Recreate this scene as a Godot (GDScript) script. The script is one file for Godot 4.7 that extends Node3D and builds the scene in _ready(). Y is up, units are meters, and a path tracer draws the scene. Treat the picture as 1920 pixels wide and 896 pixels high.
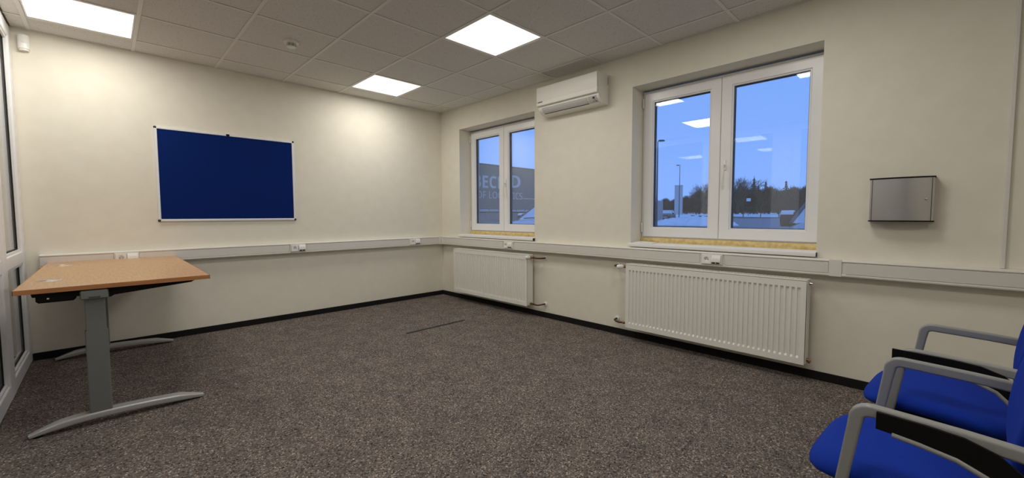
extends Node3D
# An empty office at dusk. x = 0 is the window wall, z = 0 the wall with the notice board, y up, metres.

const H := 2.604            # height of the ceiling grid
const LEFT := -3.96         # face of the glazed partition
const FRONT := 6.6          # wall behind the viewer
const GX := -0.263          # ceiling grid: line nearest the window wall
const GZ := 0.316           # ceiling grid: line nearest the board wall
const TILE := 0.6

var M := {}
var taken := {}

# ---------------------------------------------------------------- bookkeeping
func numbered(called: String) -> String:
	taken[called] = taken.get(called, 0) + 1
	return called if taken[called] == 1 else "%s_%03d" % [called, taken[called] - 1]

func tag(o: Node3D, label: String, category: String, group := "", kind := "") -> void:
	if label: o.set_meta("label", label)
	if category: o.set_meta("category", category)
	if group: o.set_meta("group", group)
	if kind: o.set_meta("kind", kind)

func thing(called: String, label: String, category: String, at := Vector3.ZERO, turn := 0.0, group := "") -> Node3D:
	var o := Node3D.new()
	o.name = numbered(called)
	add_child(o)
	o.position = at
	o.rotation.y = turn
	tag(o, label, category, group)
	return o

func put(called: String, mesh: Mesh, mat: Material, parent: Node3D = null, at := Vector3.ZERO) -> MeshInstance3D:
	var o := MeshInstance3D.new()
	o.mesh = mesh
	o.material_override = mat
	o.cast_shadow = GeometryInstance3D.SHADOW_CASTING_SETTING_ON
	if parent == null:
		o.name = numbered(called)
		add_child(o)
	else:
		o.name = called
		parent.add_child(o, true)
	o.position = at
	return o

func obj(called: String, s: SurfaceTool, mat: Material, parent: Node3D = null) -> MeshInstance3D:
	return put(called, s.commit(), mat, parent)

func struct(called: String, s: SurfaceTool, mat: Material, label: String, category: String) -> MeshInstance3D:
	var o := obj(called, s, mat)
	tag(o, label, category, "", "structure")
	return o

# ---------------------------------------------------------------- shapes
func st() -> SurfaceTool:
	var s := SurfaceTool.new()
	s.begin(Mesh.PRIMITIVE_TRIANGLES)
	return s

func vert(s: SurfaceTool, p: Vector3, n: Vector3) -> void:
	s.set_normal(n)
	s.add_vertex(p)

func tri(s: SurfaceTool, a: Vector3, b: Vector3, c: Vector3, na: Vector3, nb: Vector3, nc: Vector3) -> void:
	if (b - a).cross(c - a).dot(na + nb + nc) > 0.0:
		vert(s, a, na); vert(s, c, nc); vert(s, b, nb)
	else:
		vert(s, a, na); vert(s, b, nb); vert(s, c, nc)

func quad(s: SurfaceTool, a: Vector3, b: Vector3, c: Vector3, d: Vector3, n: Vector3) -> void:
	tri(s, a, b, c, n, n, n)
	tri(s, a, c, d, n, n, n)

func quadn(s: SurfaceTool, a: Vector3, b: Vector3, c: Vector3, d: Vector3, na: Vector3, nb: Vector3, nc: Vector3, nd: Vector3) -> void:
	tri(s, a, b, c, na, nb, nc)
	tri(s, a, c, d, na, nc, nd)

func face(s: SurfaceTool, a: Vector3, b: Vector3, c: Vector3, d: Vector3, towards: Vector3) -> void:
	var n := (c - a).cross(d - b).normalized()
	if n.dot(towards) < 0.0: n = -n
	quad(s, a, b, c, d, n)

# a box with softened edges; r = 0 gives a plain one
func box(s: SurfaceTool, lo: Vector3, hi: Vector3, r := 0.0) -> void:
	var c := (lo + hi) / 2.0
	var h := (hi - lo) / 2.0
	r = minf(r, minf(h.x, minf(h.y, h.z)) * 0.98)
	var ax := [Vector3.RIGHT, Vector3.UP, Vector3.BACK]
	var hs := [h.x, h.y, h.z]
	for d in 3:
		var e: int = (d + 1) % 3
		var f: int = (d + 2) % 3
		for sg in [-1.0, 1.0]:
			var n: Vector3 = ax[d] * sg
			var o: Vector3 = c + n * hs[d]
			var u: Vector3 = ax[e] * (hs[e] - r)
			var v: Vector3 = ax[f] * (hs[f] - r)
			quad(s, o - u - v, o + u - v, o + u + v, o - u + v, n)
	if r <= 0.0: return
	for d in 3:
		var e: int = (d + 1) % 3
		var f: int = (d + 2) % 3
		var l: Vector3 = ax[d] * (hs[d] - r)
		for se in [-1.0, 1.0]:
			for sf in [-1.0, 1.0]:
				var p1: Vector3 = c + ax[e] * se * hs[e] + ax[f] * sf * (hs[f] - r)
				var p2: Vector3 = c + ax[e] * se * (hs[e] - r) + ax[f] * sf * hs[f]
				var n1: Vector3 = ax[e] * se
				var n2: Vector3 = ax[f] * sf
				quadn(s, p1 - l, p1 + l, p2 + l, p2 - l, n1, n1, n2, n2)
	for sx in [-1.0, 1.0]:
		for sy in [-1.0, 1.0]:
			for sz in [-1.0, 1.0]:
				var k := Vector3(sx, sy, sz)
				var i := h - Vector3(r, r, r)
				var a := c + Vector3(h.x, i.y, i.z) * k
				var b := c + Vector3(i.x, h.y, i.z) * k
				var g := c + Vector3(i.x, i.y, h.z) * k
				tri(s, a, b, g, Vector3(sx, 0, 0), Vector3(0, sy, 0), Vector3(0, 0, sz))

func boxes(lo: Vector3, hi: Vector3, r := 0.0) -> SurfaceTool:
	var s := st()
	box(s, lo, hi, r)
	return s

func on_axis(axis: int, q: Vector2, t: float) -> Vector3:
	# 0: q = (y, z) along x; 1: q = (x, z) along y; 2: q = (x, y) along z
	return [Vector3(t, q.x, q.y), Vector3(q.x, t, q.y), Vector3(q.x, q.y, t)][axis]

# a polygon extruded along an axis; corners turning by less than `soft` degrees are shaded smooth
func prism(s: SurfaceTool, pts: PackedVector2Array, axis: int, a: float, b: float, soft := 35.0) -> void:
	var n := pts.size()
	var area := 0.0
	for i in n: area += pts[i].cross(pts[(i + 1) % n])
	var sg := 1.0 if area > 0.0 else -1.0
	var en: Array[Vector2] = []
	for i in n:
		var d := (pts[(i + 1) % n] - pts[i]).normalized()
		en.append(Vector2(d.y, -d.x) * sg)
	var lim := cos(deg_to_rad(soft))
	for i in n:
		var j := (i + 1) % n
		var pi_ := en[(i + n - 1) % n]
		var nj := en[j]
		var n0 := (en[i] + pi_).normalized() if en[i].dot(pi_) > lim else en[i]
		var n1 := (en[i] + nj).normalized() if en[i].dot(nj) > lim else en[i]
		quadn(s, on_axis(axis, pts[i], a), on_axis(axis, pts[j], a), on_axis(axis, pts[j], b), on_axis(axis, pts[i], b),
			on_axis(axis, n0, 0), on_axis(axis, n1, 0), on_axis(axis, n1, 0), on_axis(axis, n0, 0))
	var ids := Geometry2D.triangulate_polygon(pts)
	var up := on_axis(axis, Vector2.ZERO, 1.0)
	for k in range(0, ids.size(), 3):
		for e in [[a, -1.0], [b, 1.0]]:
			var nn: Vector3 = up * e[1] * signf(b - a)
			tri(s, on_axis(axis, pts[ids[k]], e[0]), on_axis(axis, pts[ids[k + 1]], e[0]), on_axis(axis, pts[ids[k + 2]], e[0]), nn, nn, nn)

func round_rect(w: float, h: float, r: float, seg := 4) -> PackedVector2Array:
	var out := PackedVector2Array()
	for q in 4:
		var cx := (w / 2 - r) * (1.0 if q in [0, 3] else -1.0)
		var cy := (h / 2 - r) * (1.0 if q in [0, 1] else -1.0)
		for k in seg + 1:
			var t := (q + float(k) / seg) * PI / 2
			out.append(Vector2(cx + r * cos(t), cy + r * sin(t)))
	return out

# sweeps a closed profile (x along `side`, y along the normal of the path in its plane)
func sweep(s: SurfaceTool, path: Array, prof: PackedVector2Array, side: Vector3, scale := []) -> void:
	var n := prof.size()
	var rings := []
	var norms := []
	for i in path.size():
		var t: Vector3 = (path[mini(i + 1, path.size() - 1)] - path[maxi(i - 1, 0)]).normalized()
		var b := (side - t * side.dot(t)).normalized()
		var nn := t.cross(b).normalized()
		var k: float = scale[i] if scale.size() else 1.0
		var ring := []
		var nr := []
		for j in n:
			var q := prof[j] * k
			ring.append(path[i] + b * q.x + nn * q.y)
			var d := prof[(j + 1) % n] - prof[(j + n - 1) % n]
			var w := Vector2(d.y, -d.x).normalized()
			nr.append((b * w.x + nn * w.y).normalized())
		rings.append(ring)
		norms.append(nr)
	for i in path.size() - 1:
		for j in n:
			var k := (j + 1) % n
			quadn(s, rings[i][j], rings[i][k], rings[i + 1][k], rings[i + 1][j], norms[i][j], norms[i][k], norms[i + 1][k], norms[i + 1][j])
	var e0: Vector3 = (path[0] - path[1]).normalized()
	var last := path.size() - 1
	var e1: Vector3 = (path[last] - path[last - 1]).normalized()
	for j in range(1, n - 1):
		tri(s, rings[0][0], rings[0][j], rings[0][j + 1], e0, e0, e0)
		tri(s, rings[last][0], rings[last][j], rings[last][j + 1], e1, e1, e1)

func circle(r: float, seg := 10) -> PackedVector2Array:
	var out := PackedVector2Array()
	for k in seg: out.append(Vector2(cos(TAU * k / seg), sin(TAU * k / seg)) * r)
	return out

func tube(s: SurfaceTool, path: Array, r: float, seg := 10) -> void:
	var side := Vector3(0.31, 0.17, 0.93)
	var d: Vector3 = (path[path.size() - 1] - path[0]).normalized()
	if absf(d.dot(side)) > 0.8: side = Vector3(0.2, 0.9, -0.3)
	sweep(s, path, circle(r, seg), side)

# profile of (radius, along the axis) turned round `axis` at `at`
func lathe(s: SurfaceTool, prof: Array, at: Vector3, axis: Vector3, seg := 20) -> void:
	axis = axis.normalized()
	var u := axis.cross(Vector3(0.2, 0.3, 0.93)).normalized()
	var v := axis.cross(u)
	var nn := []
	for i in prof.size() - 1:
		var d: Vector2 = prof[i + 1] - prof[i]
		nn.append(Vector2(d.y, -d.x).normalized())
	for i in prof.size() - 1:
		var pn: Vector2 = nn[i]
		var n0 := pn
		var n1 := pn
		if i > 0 and pn.dot(nn[i - 1]) > 0.75: n0 = (pn + nn[i - 1]).normalized()
		if i < nn.size() - 1 and pn.dot(nn[i + 1]) > 0.75: n1 = (pn + nn[i + 1]).normalized()
		for k in seg:
			var a0 := TAU * k / seg
			var a1 := TAU * (k + 1) / seg
			var r0 := u * cos(a0) + v * sin(a0)
			var r1 := u * cos(a1) + v * sin(a1)
			var p: Vector2 = prof[i]
			var q: Vector2 = prof[i + 1]
			quadn(s, at + r0 * p.x + axis * p.y, at + r1 * p.x + axis * p.y, at + r1 * q.x + axis * q.y, at + r0 * q.x + axis * q.y,
				r0 * n0.x + axis * n0.y, r1 * n0.x + axis * n0.y, r1 * n1.x + axis * n1.y, r0 * n1.x + axis * n1.y)

# a smooth sheet from f(u, v), u and v from 0 to 1
func sheet(s: SurfaceTool, nu: int, nv: int, f: Callable, towards := Vector3.ZERO, flip := 1.0) -> void:
	var p := []
	for i in nu + 1:
		var row := []
		for j in nv + 1: row.append(f.call(float(i) / nu, float(j) / nv))
		p.append(row)
	var n := []
	for i in nu + 1:
		var row := []
		for j in nv + 1:
			var du: Vector3 = p[mini(i + 1, nu)][j] - p[maxi(i - 1, 0)][j]
			var dv: Vector3 = p[i][mini(j + 1, nv)] - p[i][maxi(j - 1, 0)]
			var m := du.cross(dv).normalized() * flip
			if towards != Vector3.ZERO and m.dot(towards) < 0.0: m = -m
			row.append(m)
		n.append(row)
	for i in nu:
		for j in nv:
			quadn(s, p[i][j], p[i + 1][j], p[i + 1][j + 1], p[i][j + 1], n[i][j], n[i + 1][j], n[i + 1][j + 1], n[i][j + 1])

# a cushion: rounded-rectangle plan of half sizes a and b, pillow edge, thickness t; bend(p) reshapes it
func cushion(s: SurfaceTool, a: float, b: float, t: float, bend: Callable, power := 4.5) -> void:
	var rows := []
	for k in 13:
		var w := -PI / 2 + PI * k / 12
		var inset := t * 0.75 * (1.0 - cos(w))
		var y := sin(w) * t / 2
		var row := []
		for j in 49:
			var th := TAU * j / 48
			var c := cos(th)
			var d := sin(th)
			var q := pow(pow(absf(c), power) + pow(absf(d), power), -1.0 / power)
			row.append(bend.call(Vector3(c * q * (a - inset), y, d * q * (b - inset))))
		rows.append(row)
	sheet(s, 12, 48, func(u, v): return rows[roundi(u * 12)][roundi(v * 48) % 48], Vector3.ZERO, -1.0)
	for e in [0, 12]:
		var mid := Vector3.ZERO
		for ring in 4:
			for j in 48:
				var k0 := 1.0 - ring / 4.0
				var k1 := 1.0 - (ring + 1) / 4.0
				var f := func(jj: int, k: float) -> Vector3:
					var w := -PI / 2 if e == 0 else PI / 2
					var th := TAU * jj / 48
					var q := pow(pow(absf(cos(th)), power) + pow(absf(sin(th)), power), -1.0 / power)
					return bend.call(Vector3(cos(th) * q * (a - t * 0.75) * k, sin(w) * t / 2, sin(th) * q * (b - t * 0.75) * k))
				var p0: Vector3 = f.call(j, k0)
				var p1: Vector3 = f.call(j + 1, k0)
				var p2: Vector3 = f.call(j + 1, k1)
				var p3: Vector3 = f.call(j, k1)
				var nn := (p1 - p0).cross(p3 - p0).normalized() if ring < 3 else (p1 - p0).cross(p3 - p1).normalized()
				var out: Vector3 = bend.call(Vector3(0, 1 if e else -1, 0) * 0.2) - bend.call(Vector3.ZERO)
				if nn.dot(out) < 0: nn = -nn
				quad(s, p0, p1, p2, p3, nn)

func text(called: String, words: String, height: float, mat: Material, parent: Node3D, at: Vector3, basis_: Basis, width := 0.0, depth := 0.002, weight := 400) -> MeshInstance3D:
	var f := SystemFont.new()
	f.font_names = PackedStringArray(["Droid Sans"])
	f.font_weight = weight
	var t := TextMesh.new()
	t.font = f
	t.text = words
	t.font_size = 64
	t.pixel_size = height / 64.0 / 0.71
	t.depth = depth
	t.horizontal_alignment = HORIZONTAL_ALIGNMENT_CENTER
	t.vertical_alignment = VERTICAL_ALIGNMENT_CENTER
	var o := put(called, t, mat, parent, at)
	var k := 1.0
	if width > 0.0 and t.get_aabb().size.x > 0.0: k = width / t.get_aabb().size.x
	o.basis = basis_ * Basis.from_scale(Vector3(k, 1, 1))
	return o

# ---------------------------------------------------------------- materials
func srgb(r: float, g: float, b: float) -> Color:
	return Color(r / 255.0, g / 255.0, b / 255.0)

func mat(called: String, c: Color, rough := 0.6, metal := 0.0, spec := 0.5) -> StandardMaterial3D:
	var m := StandardMaterial3D.new()
	m.resource_name = called
	m.albedo_color = c
	m.roughness = rough
	m.metallic = metal
	m.metallic_specular = spec
	M[called] = m
	return m

func noise_tex(freq: float, seed_: int, lo: Color, hi: Color, size := 512, octaves := 4, kind := FastNoiseLite.TYPE_SIMPLEX_SMOOTH) -> NoiseTexture2D:
	var n := FastNoiseLite.new()
	n.seed = seed_
	n.frequency = freq
	n.noise_type = kind
	n.fractal_octaves = octaves
	var t := NoiseTexture2D.new()
	t.width = size
	t.height = size
	t.seamless = true
	t.noise = n
	var g := Gradient.new()
	g.set_color(0, lo)
	g.set_color(1, hi)
	t.color_ramp = g
	return t

func world_tex(m: StandardMaterial3D, t: Texture2D, metres: Vector3) -> void:
	m.albedo_texture = t
	m.uv1_triplanar = true
	m.uv1_world_triplanar = true
	m.uv1_scale = Vector3(1 / metres.x, 1 / metres.y, 1 / metres.z)

func relief(m: StandardMaterial3D, t: Texture2D, cm: float, metres := 1.0) -> void:
	m.heightmap_enabled = true
	m.heightmap_texture = t
	m.heightmap_scale = cm
	if not m.uv1_triplanar:
		m.uv1_triplanar = true
		m.uv1_world_triplanar = true
		m.uv1_scale = Vector3.ONE / metres

func carpet_image() -> ImageTexture:
	var rng := RandomNumberGenerator.new()
	rng.seed = 11
	var n := 1024
	var im := Image.create(n, n, false, Image.FORMAT_RGB8)
	im.fill(srgb(116, 108, 104))
	var tones := [srgb(44, 40, 39), srgb(60, 55, 54), srgb(84, 77, 76), srgb(118, 110, 106), srgb(132, 123, 119), srgb(154, 144, 138), srgb(180, 168, 160), srgb(216, 204, 194), srgb(50, 47, 48), srgb(104, 98, 98), srgb(166, 158, 153)]
	for k in 105000:
		var x := rng.randf() * n
		var y := rng.randf() * n
		var a := rng.randf() * TAU
		var c: Color = tones[rng.randi() % tones.size()]
		var l := 2 + rng.randi() % 3
		for q in l:
			var px := posmod(int(x + cos(a) * q), n)
			var py := posmod(int(y + sin(a) * q), n)
			im.set_pixel(px, py, c)
			im.set_pixel((px + 1) % n, py, c)
	return ImageTexture.create_from_image(im)

func tile_image() -> ImageTexture:
	var rng := RandomNumberGenerator.new()
	rng.seed = 5
	var n := 512
	var im := Image.create(n, n, false, Image.FORMAT_RGB8)
	im.fill(srgb(222, 219, 214))
	for k in 26000:
		var v := rng.randf_range(-7, 6)
		im.set_pixel(rng.randi() % n, rng.randi() % n, srgb(222 + v, 219 + v, 214 + v))
	for k in 5200:
		var x := rng.randi() % n
		var y := rng.randi() % n
		var v := rng.randf_range(138, 200)
		var w := 1 + int(rng.randf() * rng.randf() * 2.6)
		var h := 1 + int(rng.randf() * rng.randf() * 2.6)
		for i in w:
			for j in h:
				im.set_pixel((x + i) % n, (y + j) % n, srgb(v, v * 0.98, v * 0.95))
	return ImageTexture.create_from_image(im)

func materials() -> void:
	var fine := noise_tex(0.09, 3, Color(0.35, 0.35, 0.35), Color(0.65, 0.65, 0.65), 512, 4)
	var wall := mat("wall_paint", srgb(238, 233, 219), 0.9, 0, 0.3)
	world_tex(wall, noise_tex(0.02, 8, srgb(250, 249, 246), srgb(255, 255, 254), 512, 5), Vector3.ONE * 1.7)
	relief(wall, fine, 0.05)
	var car := mat("carpet", Color.WHITE, 0.97, 0, 0.2)
	var cim := carpet_image()
	world_tex(car, cim, Vector3.ONE * 2.3)
	relief(car, cim, 0.35)
	car.detail_enabled = true
	car.detail_uv_layer = BaseMaterial3D.DETAIL_UV_2
	car.detail_blend_mode = BaseMaterial3D.BLEND_MODE_MUL
	car.detail_albedo = noise_tex(0.014, 21, srgb(222, 218, 216), srgb(255, 252, 244), 512, 4)
	car.uv2_triplanar = true
	car.uv2_world_triplanar = true
	car.uv2_scale = Vector3.ONE / 1.9
	var tile := mat("ceiling_tile", Color.WHITE, 0.95, 0, 0.2)
	var tim := tile_image()
	world_tex(tile, tim, Vector3.ONE * 1.13)
	relief(tile, tim, 0.1)
	mat("grid_metal", srgb(232, 228, 222), 0.55, 0, 0.4)
	mat("plenum", srgb(70, 68, 66), 0.9)
	mat("baseboard", srgb(30, 28, 28), 0.8, 0, 0.3)
	mat("pvc", srgb(243, 242, 240), 0.28)
	mat("pvc_dull", srgb(236, 233, 226), 0.45)
	mat("partition_white", srgb(240, 239, 238), 0.42)
	mat("trunking", srgb(231, 227, 219), 0.4)
	mat("trunking_lid", srgb(226, 221, 213), 0.42)
	mat("socket_white", srgb(246, 244, 239), 0.3)
	mat("dark_hole", srgb(26, 24, 22), 0.7)
	mat("gasket", srgb(15, 15, 16), 0.6)
	mat("sill", srgb(240, 239, 235), 0.3)
	var foam := mat("foam_strip", srgb(240, 222, 172), 0.8)
	world_tex(foam, noise_tex(0.03, 31, srgb(214, 196, 160), srgb(255, 252, 240), 256, 3), Vector3.ONE * 0.4)
	mat("cloth", srgb(232, 230, 224), 0.9)
	var glass := mat("glass", Color(0.9, 0.95, 0.97, 0.02), 0.0)
	glass.transparency = BaseMaterial3D.TRANSPARENCY_ALPHA
	mat("radiator", srgb(240, 238, 230), 0.32)
	mat("radiator_side", srgb(238, 236, 229), 0.35)
	mat("copper", srgb(92, 62, 50), 0.45, 0.6)
	mat("brass", srgb(150, 120, 86), 0.4, 0.8)
	mat("ac_white", srgb(242, 239, 230), 0.35)
	mat("ac_grey", srgb(205, 201, 196), 0.4)
	var felt := mat("felt", srgb(16, 42, 108), 0.97, 0, 0.2)
	world_tex(felt, noise_tex(0.2, 41, srgb(232, 232, 236), srgb(255, 255, 255), 256, 2), Vector3.ONE * 0.35)
	mat("alu", srgb(206, 206, 208), 0.34, 0.85)
	mat("alu_light", srgb(236, 236, 238), 0.4, 0.15)
	mat("black_plastic", srgb(13, 12, 12), 0.6, 0, 0.3)
	var beech := mat("beech", srgb(216, 176, 132), 0.34)
	world_tex(beech, noise_tex(0.02, 51, srgb(226, 214, 204), srgb(255, 252, 248), 512, 5), Vector3(0.16, 0.3, 1.6))
	var edge := mat("beech_edge", srgb(186, 128, 80), 0.45)
	world_tex(edge, noise_tex(0.02, 52, srgb(226, 214, 204), srgb(255, 252, 248), 256, 4), Vector3(0.8, 0.08, 0.8))
	mat("desk_metal", srgb(122, 124, 122), 0.42, 0.35)
	mat("desk_foot", srgb(176, 177, 174), 0.34, 0.3)
	mat("grommet", srgb(200, 196, 190), 0.4, 0.4)
	mat("cabinet_steel", srgb(184, 183, 181), 0.36, 0.85)
	M.cabinet_steel.anisotropy_enabled = false
	mat("chrome", srgb(200, 200, 200), 0.15, 1.0)
	var blue := mat("chair_fabric", srgb(22, 52, 154), 0.93, 0, 0.25)
	blue.rim_enabled = true
	blue.rim = 0.25
	blue.rim_tint = 0.7
	relief(blue, noise_tex(0.25, 61, Color.BLACK, Color.WHITE, 256, 2), 0.04, 0.12)
	mat("chair_plastic", srgb(146, 146, 143), 0.32)
	mat("chair_shell", srgb(52, 54, 58), 0.6)
	var lamp := mat("lamp_diffuser", Color(1, 0.99, 0.96), 0.5)
	lamp.emission_enabled = true
	lamp.emission = srgb(255, 250, 238)
	lamp.emission_energy_multiplier = 1.3
	# outdoors
	var asphalt := mat("wet_asphalt", srgb(134, 134, 135), 0.7)
	world_tex(asphalt, noise_tex(0.02, 71, srgb(197, 197, 197), srgb(255, 255, 255), 512, 5), Vector3.ONE * 19.0)
	var snow := mat("snow", srgb(244, 244, 244), 0.85)
	world_tex(snow, noise_tex(0.03, 72, srgb(228, 228, 228), srgb(255, 255, 255), 256, 4), Vector3.ONE * 5.0)
	mat("verge", srgb(74, 71, 66), 0.9)
	mat("bark", srgb(62, 56, 51), 0.95)
	mat("twigs", srgb(70, 64, 59), 0.95)
	mat("needles", srgb(40, 48, 38), 0.95)
	mat("fence_metal", srgb(50, 50, 50), 0.6, 0.3)
	mat("lamp_metal", srgb(92, 92, 92), 0.5, 0.4)
	mat("pylon", srgb(222, 222, 220), 0.6)
	mat("container", srgb(160, 162, 162), 0.6)
	mat("curtain_side", srgb(116, 124, 117), 0.6)
	mat("trailer_print", srgb(208, 209, 206), 0.6)
	mat("trailer_red", srgb(156, 98, 92), 0.6)
	mat("trailer_rail", srgb(192, 192, 190), 0.5)
	mat("trailer_under", srgb(142, 144, 139), 0.8)
	mat("tyre", srgb(34, 34, 34), 0.9)
	mat("car_paint", srgb(186, 186, 186), 0.3, 0.2)
	mat("car_dark", srgb(46, 46, 48), 0.35)
	mat("frosted_glass", srgb(216, 216, 216), 0.5)
	mat("car_trim", srgb(32, 32, 32), 0.6)

# ---------------------------------------------------------------- the room
func room() -> void:
	# floor and its slab
	struct("floor", boxes(Vector3(LEFT - 2.4, -0.2, -0.25), Vector3(0.35, 0.0, FRONT + 0.2)), M.carpet, "grey-brown speckled loop pile carpet covering the office floor", "floor")
	# board wall
	struct("wall_back", boxes(Vector3(LEFT - 2.4, 0, -0.25), Vector3(0.35, H + 0.35, 0)), M.wall_paint, "cream painted wall behind the blue notice board", "wall")
	struct("wall_front", boxes(Vector3(LEFT - 2.4, 0, FRONT), Vector3(0.35, H + 0.35, FRONT + 0.2)), M.wall_paint, "cream painted wall opposite the notice board", "wall")
	# window wall with its two openings
	var s := st()
	var cut := [0.0, 0.425, 1.815, 3.03, 4.449, FRONT]
	for k in 5:
		if k % 2 == 0:
			box(s, Vector3(0, 0, cut[k]), Vector3(0.35, H + 0.35, cut[k + 1]))
		else:
			box(s, Vector3(0, 0, cut[k]), Vector3(0.35, 0.868, cut[k + 1]))
			box(s, Vector3(0, 2.318, cut[k]), Vector3(0.35, H + 0.35, cut[k + 1]))
	struct("wall_right", s, M.wall_paint, "cream painted wall with two deep window openings", "wall")
	# skirting
	struct("baseboard_back", boxes(Vector3(LEFT + 0.001, 0.0005, 0.0005), Vector3(-0.013, 0.06, 0.012), 0.003), M.baseboard, "black skirting strip under the notice board wall", "baseboard")
	struct("baseboard_right", boxes(Vector3(-0.012, 0.0005, 0.0005), Vector3(-0.0005, 0.06, FRONT - 0.001), 0.003), M.baseboard, "black skirting strip under the window wall", "baseboard")
	# dark corridor beyond the partition
	var c := st()
	box(c, Vector3(LEFT - 2.4, 0, -0.001), Vector3(LEFT - 2.2, H + 0.35, FRONT))
	struct("wall_corridor", c, M.wall_paint, "plain wall of the unlit corridor beyond the glass", "wall")
	struct("ceiling_slab", boxes(Vector3(LEFT - 2.4, H + 0.35, -0.25), Vector3(0.35, H + 0.5, FRONT + 0.2)), M.plenum, "concrete slab hidden above the suspended ceiling", "ceiling")
	struct("ceiling_corridor", boxes(Vector3(LEFT - 2.2, H + 0.0, 0.001), Vector3(LEFT - 0.08, H + 0.03, FRONT - 0.001)), M.ceiling_tile, "plain ceiling of the corridor beyond the glass", "ceiling")
	ceiling()

func grid_lines() -> Array:
	var xs := [0.0]
	for k in 7: xs.append(GX - TILE * k)
	xs.append(LEFT)
	var zs := [0.0]
	for k in 11: zs.append(GZ + TILE * k)
	zs.append(FRONT)
	return [xs, zs]

const LAMPS := [Vector2i(2, 1), Vector2i(2, 4), Vector2i(2, 7), Vector2i(6, 1), Vector2i(5, 4), Vector2i(5, 7), Vector2i(5, 10)]

func is_lamp(i: int, j: int) -> bool:
	return Vector2i(i, j) in LAMPS

func ceiling() -> void:
	var c := Node3D.new()
	c.name = "ceiling"
	add_child(c)
	tag(c, "suspended ceiling of pale speckled mineral fibre tiles in a white grid", "ceiling", "", "structure")
	var lines := grid_lines()
	var xs: Array = lines[0]
	var zs: Array = lines[1]
	var shared := {}
	for i in xs.size() - 1:
		for j in zs.size() - 1:
			if is_lamp(i, j): continue
			var w: float = xs[i] - xs[i + 1] - 0.006
			var d: float = zs[j + 1] - zs[j] - 0.006
			var key := "%.3f %.3f" % [w, d]
			if not shared.has(key):
				shared[key] = boxes(Vector3(-w / 2, 0, -d / 2), Vector3(w / 2, 0.015, d / 2), 0.002).commit()
			put("tile", shared[key], M.ceiling_tile, c, Vector3((xs[i] + xs[i + 1]) / 2, H + 0.0045, (zs[j] + zs[j + 1]) / 2))
	for i in range(1, xs.size() - 1):
		obj("main_runner", boxes(Vector3(xs[i] - 0.012, H, 0.001), Vector3(xs[i] + 0.012, H + 0.0035, FRONT - 0.001), 0.001), M.grid_metal, c)
	for j in range(1, zs.size() - 1):
		for i in xs.size() - 1:
			var a: float = xs[i + 1] + (0.0125 if i < xs.size() - 2 else 0.001)
			var b: float = xs[i] - (0.0125 if i > 0 else 0.001)
			obj("cross_tee", boxes(Vector3(a, H + 0.0003, zs[j] - 0.012), Vector3(b, H + 0.0035, zs[j] + 0.012), 0.001), M.grid_metal, c)
	obj("edge_angle", boxes(Vector3(LEFT + 0.001, H - 0.001, 0.0005), Vector3(-0.001, H + 0.0033, 0.016)), M.grid_metal, c)
	obj("edge_angle", boxes(Vector3(-0.016, H - 0.001, 0.017), Vector3(-0.0005, H + 0.0033, FRONT - 0.001)), M.grid_metal, c)

func lamps() -> void:
	var lines := grid_lines()
	var names := {
		"2 1": "square white ceiling panel lamp by the board wall and window corner", "2 4": "square white ceiling panel lamp above the middle of the room",
		"6 1": "square white ceiling panel lamp above the desk", "2 7": "square white ceiling panel lamp in front of the larger window", "5 4": "square white ceiling panel lamp beside the partition, past the desk",
		"5 7": "square white ceiling panel lamp beside the wide partition post", "5 10": "square white ceiling panel lamp in the rear corner by the partition"}
	for c: Vector2i in LAMPS:
		var x: float = (lines[0][c.x] + lines[0][c.x + 1]) / 2
		var z: float = (lines[1][c.y] + lines[1][c.y + 1]) / 2
		var t := thing("ceiling_lamp", names["%d %d" % [c.x, c.y]], "lamp", Vector3(x, H, z), 0, "square panel lamps in the ceiling")
		var s := st()
		for e in [[-0.286, -0.286, 0.286, -0.276], [-0.286, 0.276, 0.286, 0.286], [-0.286, -0.276, -0.276, 0.276], [0.276, -0.276, 0.286, 0.276]]:
			box(s, Vector3(e[0], 0.002, e[1]), Vector3(e[2], 0.02, e[3]), 0.001)
		obj("frame", s, M.pvc, t)
		obj("diffuser", boxes(Vector3(-0.2755, 0.004, -0.2755), Vector3(0.2755, 0.012, 0.2755)), M.lamp_diffuser, t)
		var l := AreaLight3D.new()
		l.name = "panel_light"
		t.add_child(l, true)
		l.area_size = Vector2(0.55, 0.55)
		l.light_energy = LAMP_ENERGY
		l.light_color = LAMP_COLOR
		l.shadow_enabled = true
		l.area_range = 14.0
		l.area_attenuation = 2.0
		l.position = Vector3(0, 0.0025, 0)
		l.rotation.x = -PI / 2

var LAMP_ENERGY := 0.98
var LAMP_COLOR := srgb(255, 252, 246)

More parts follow.
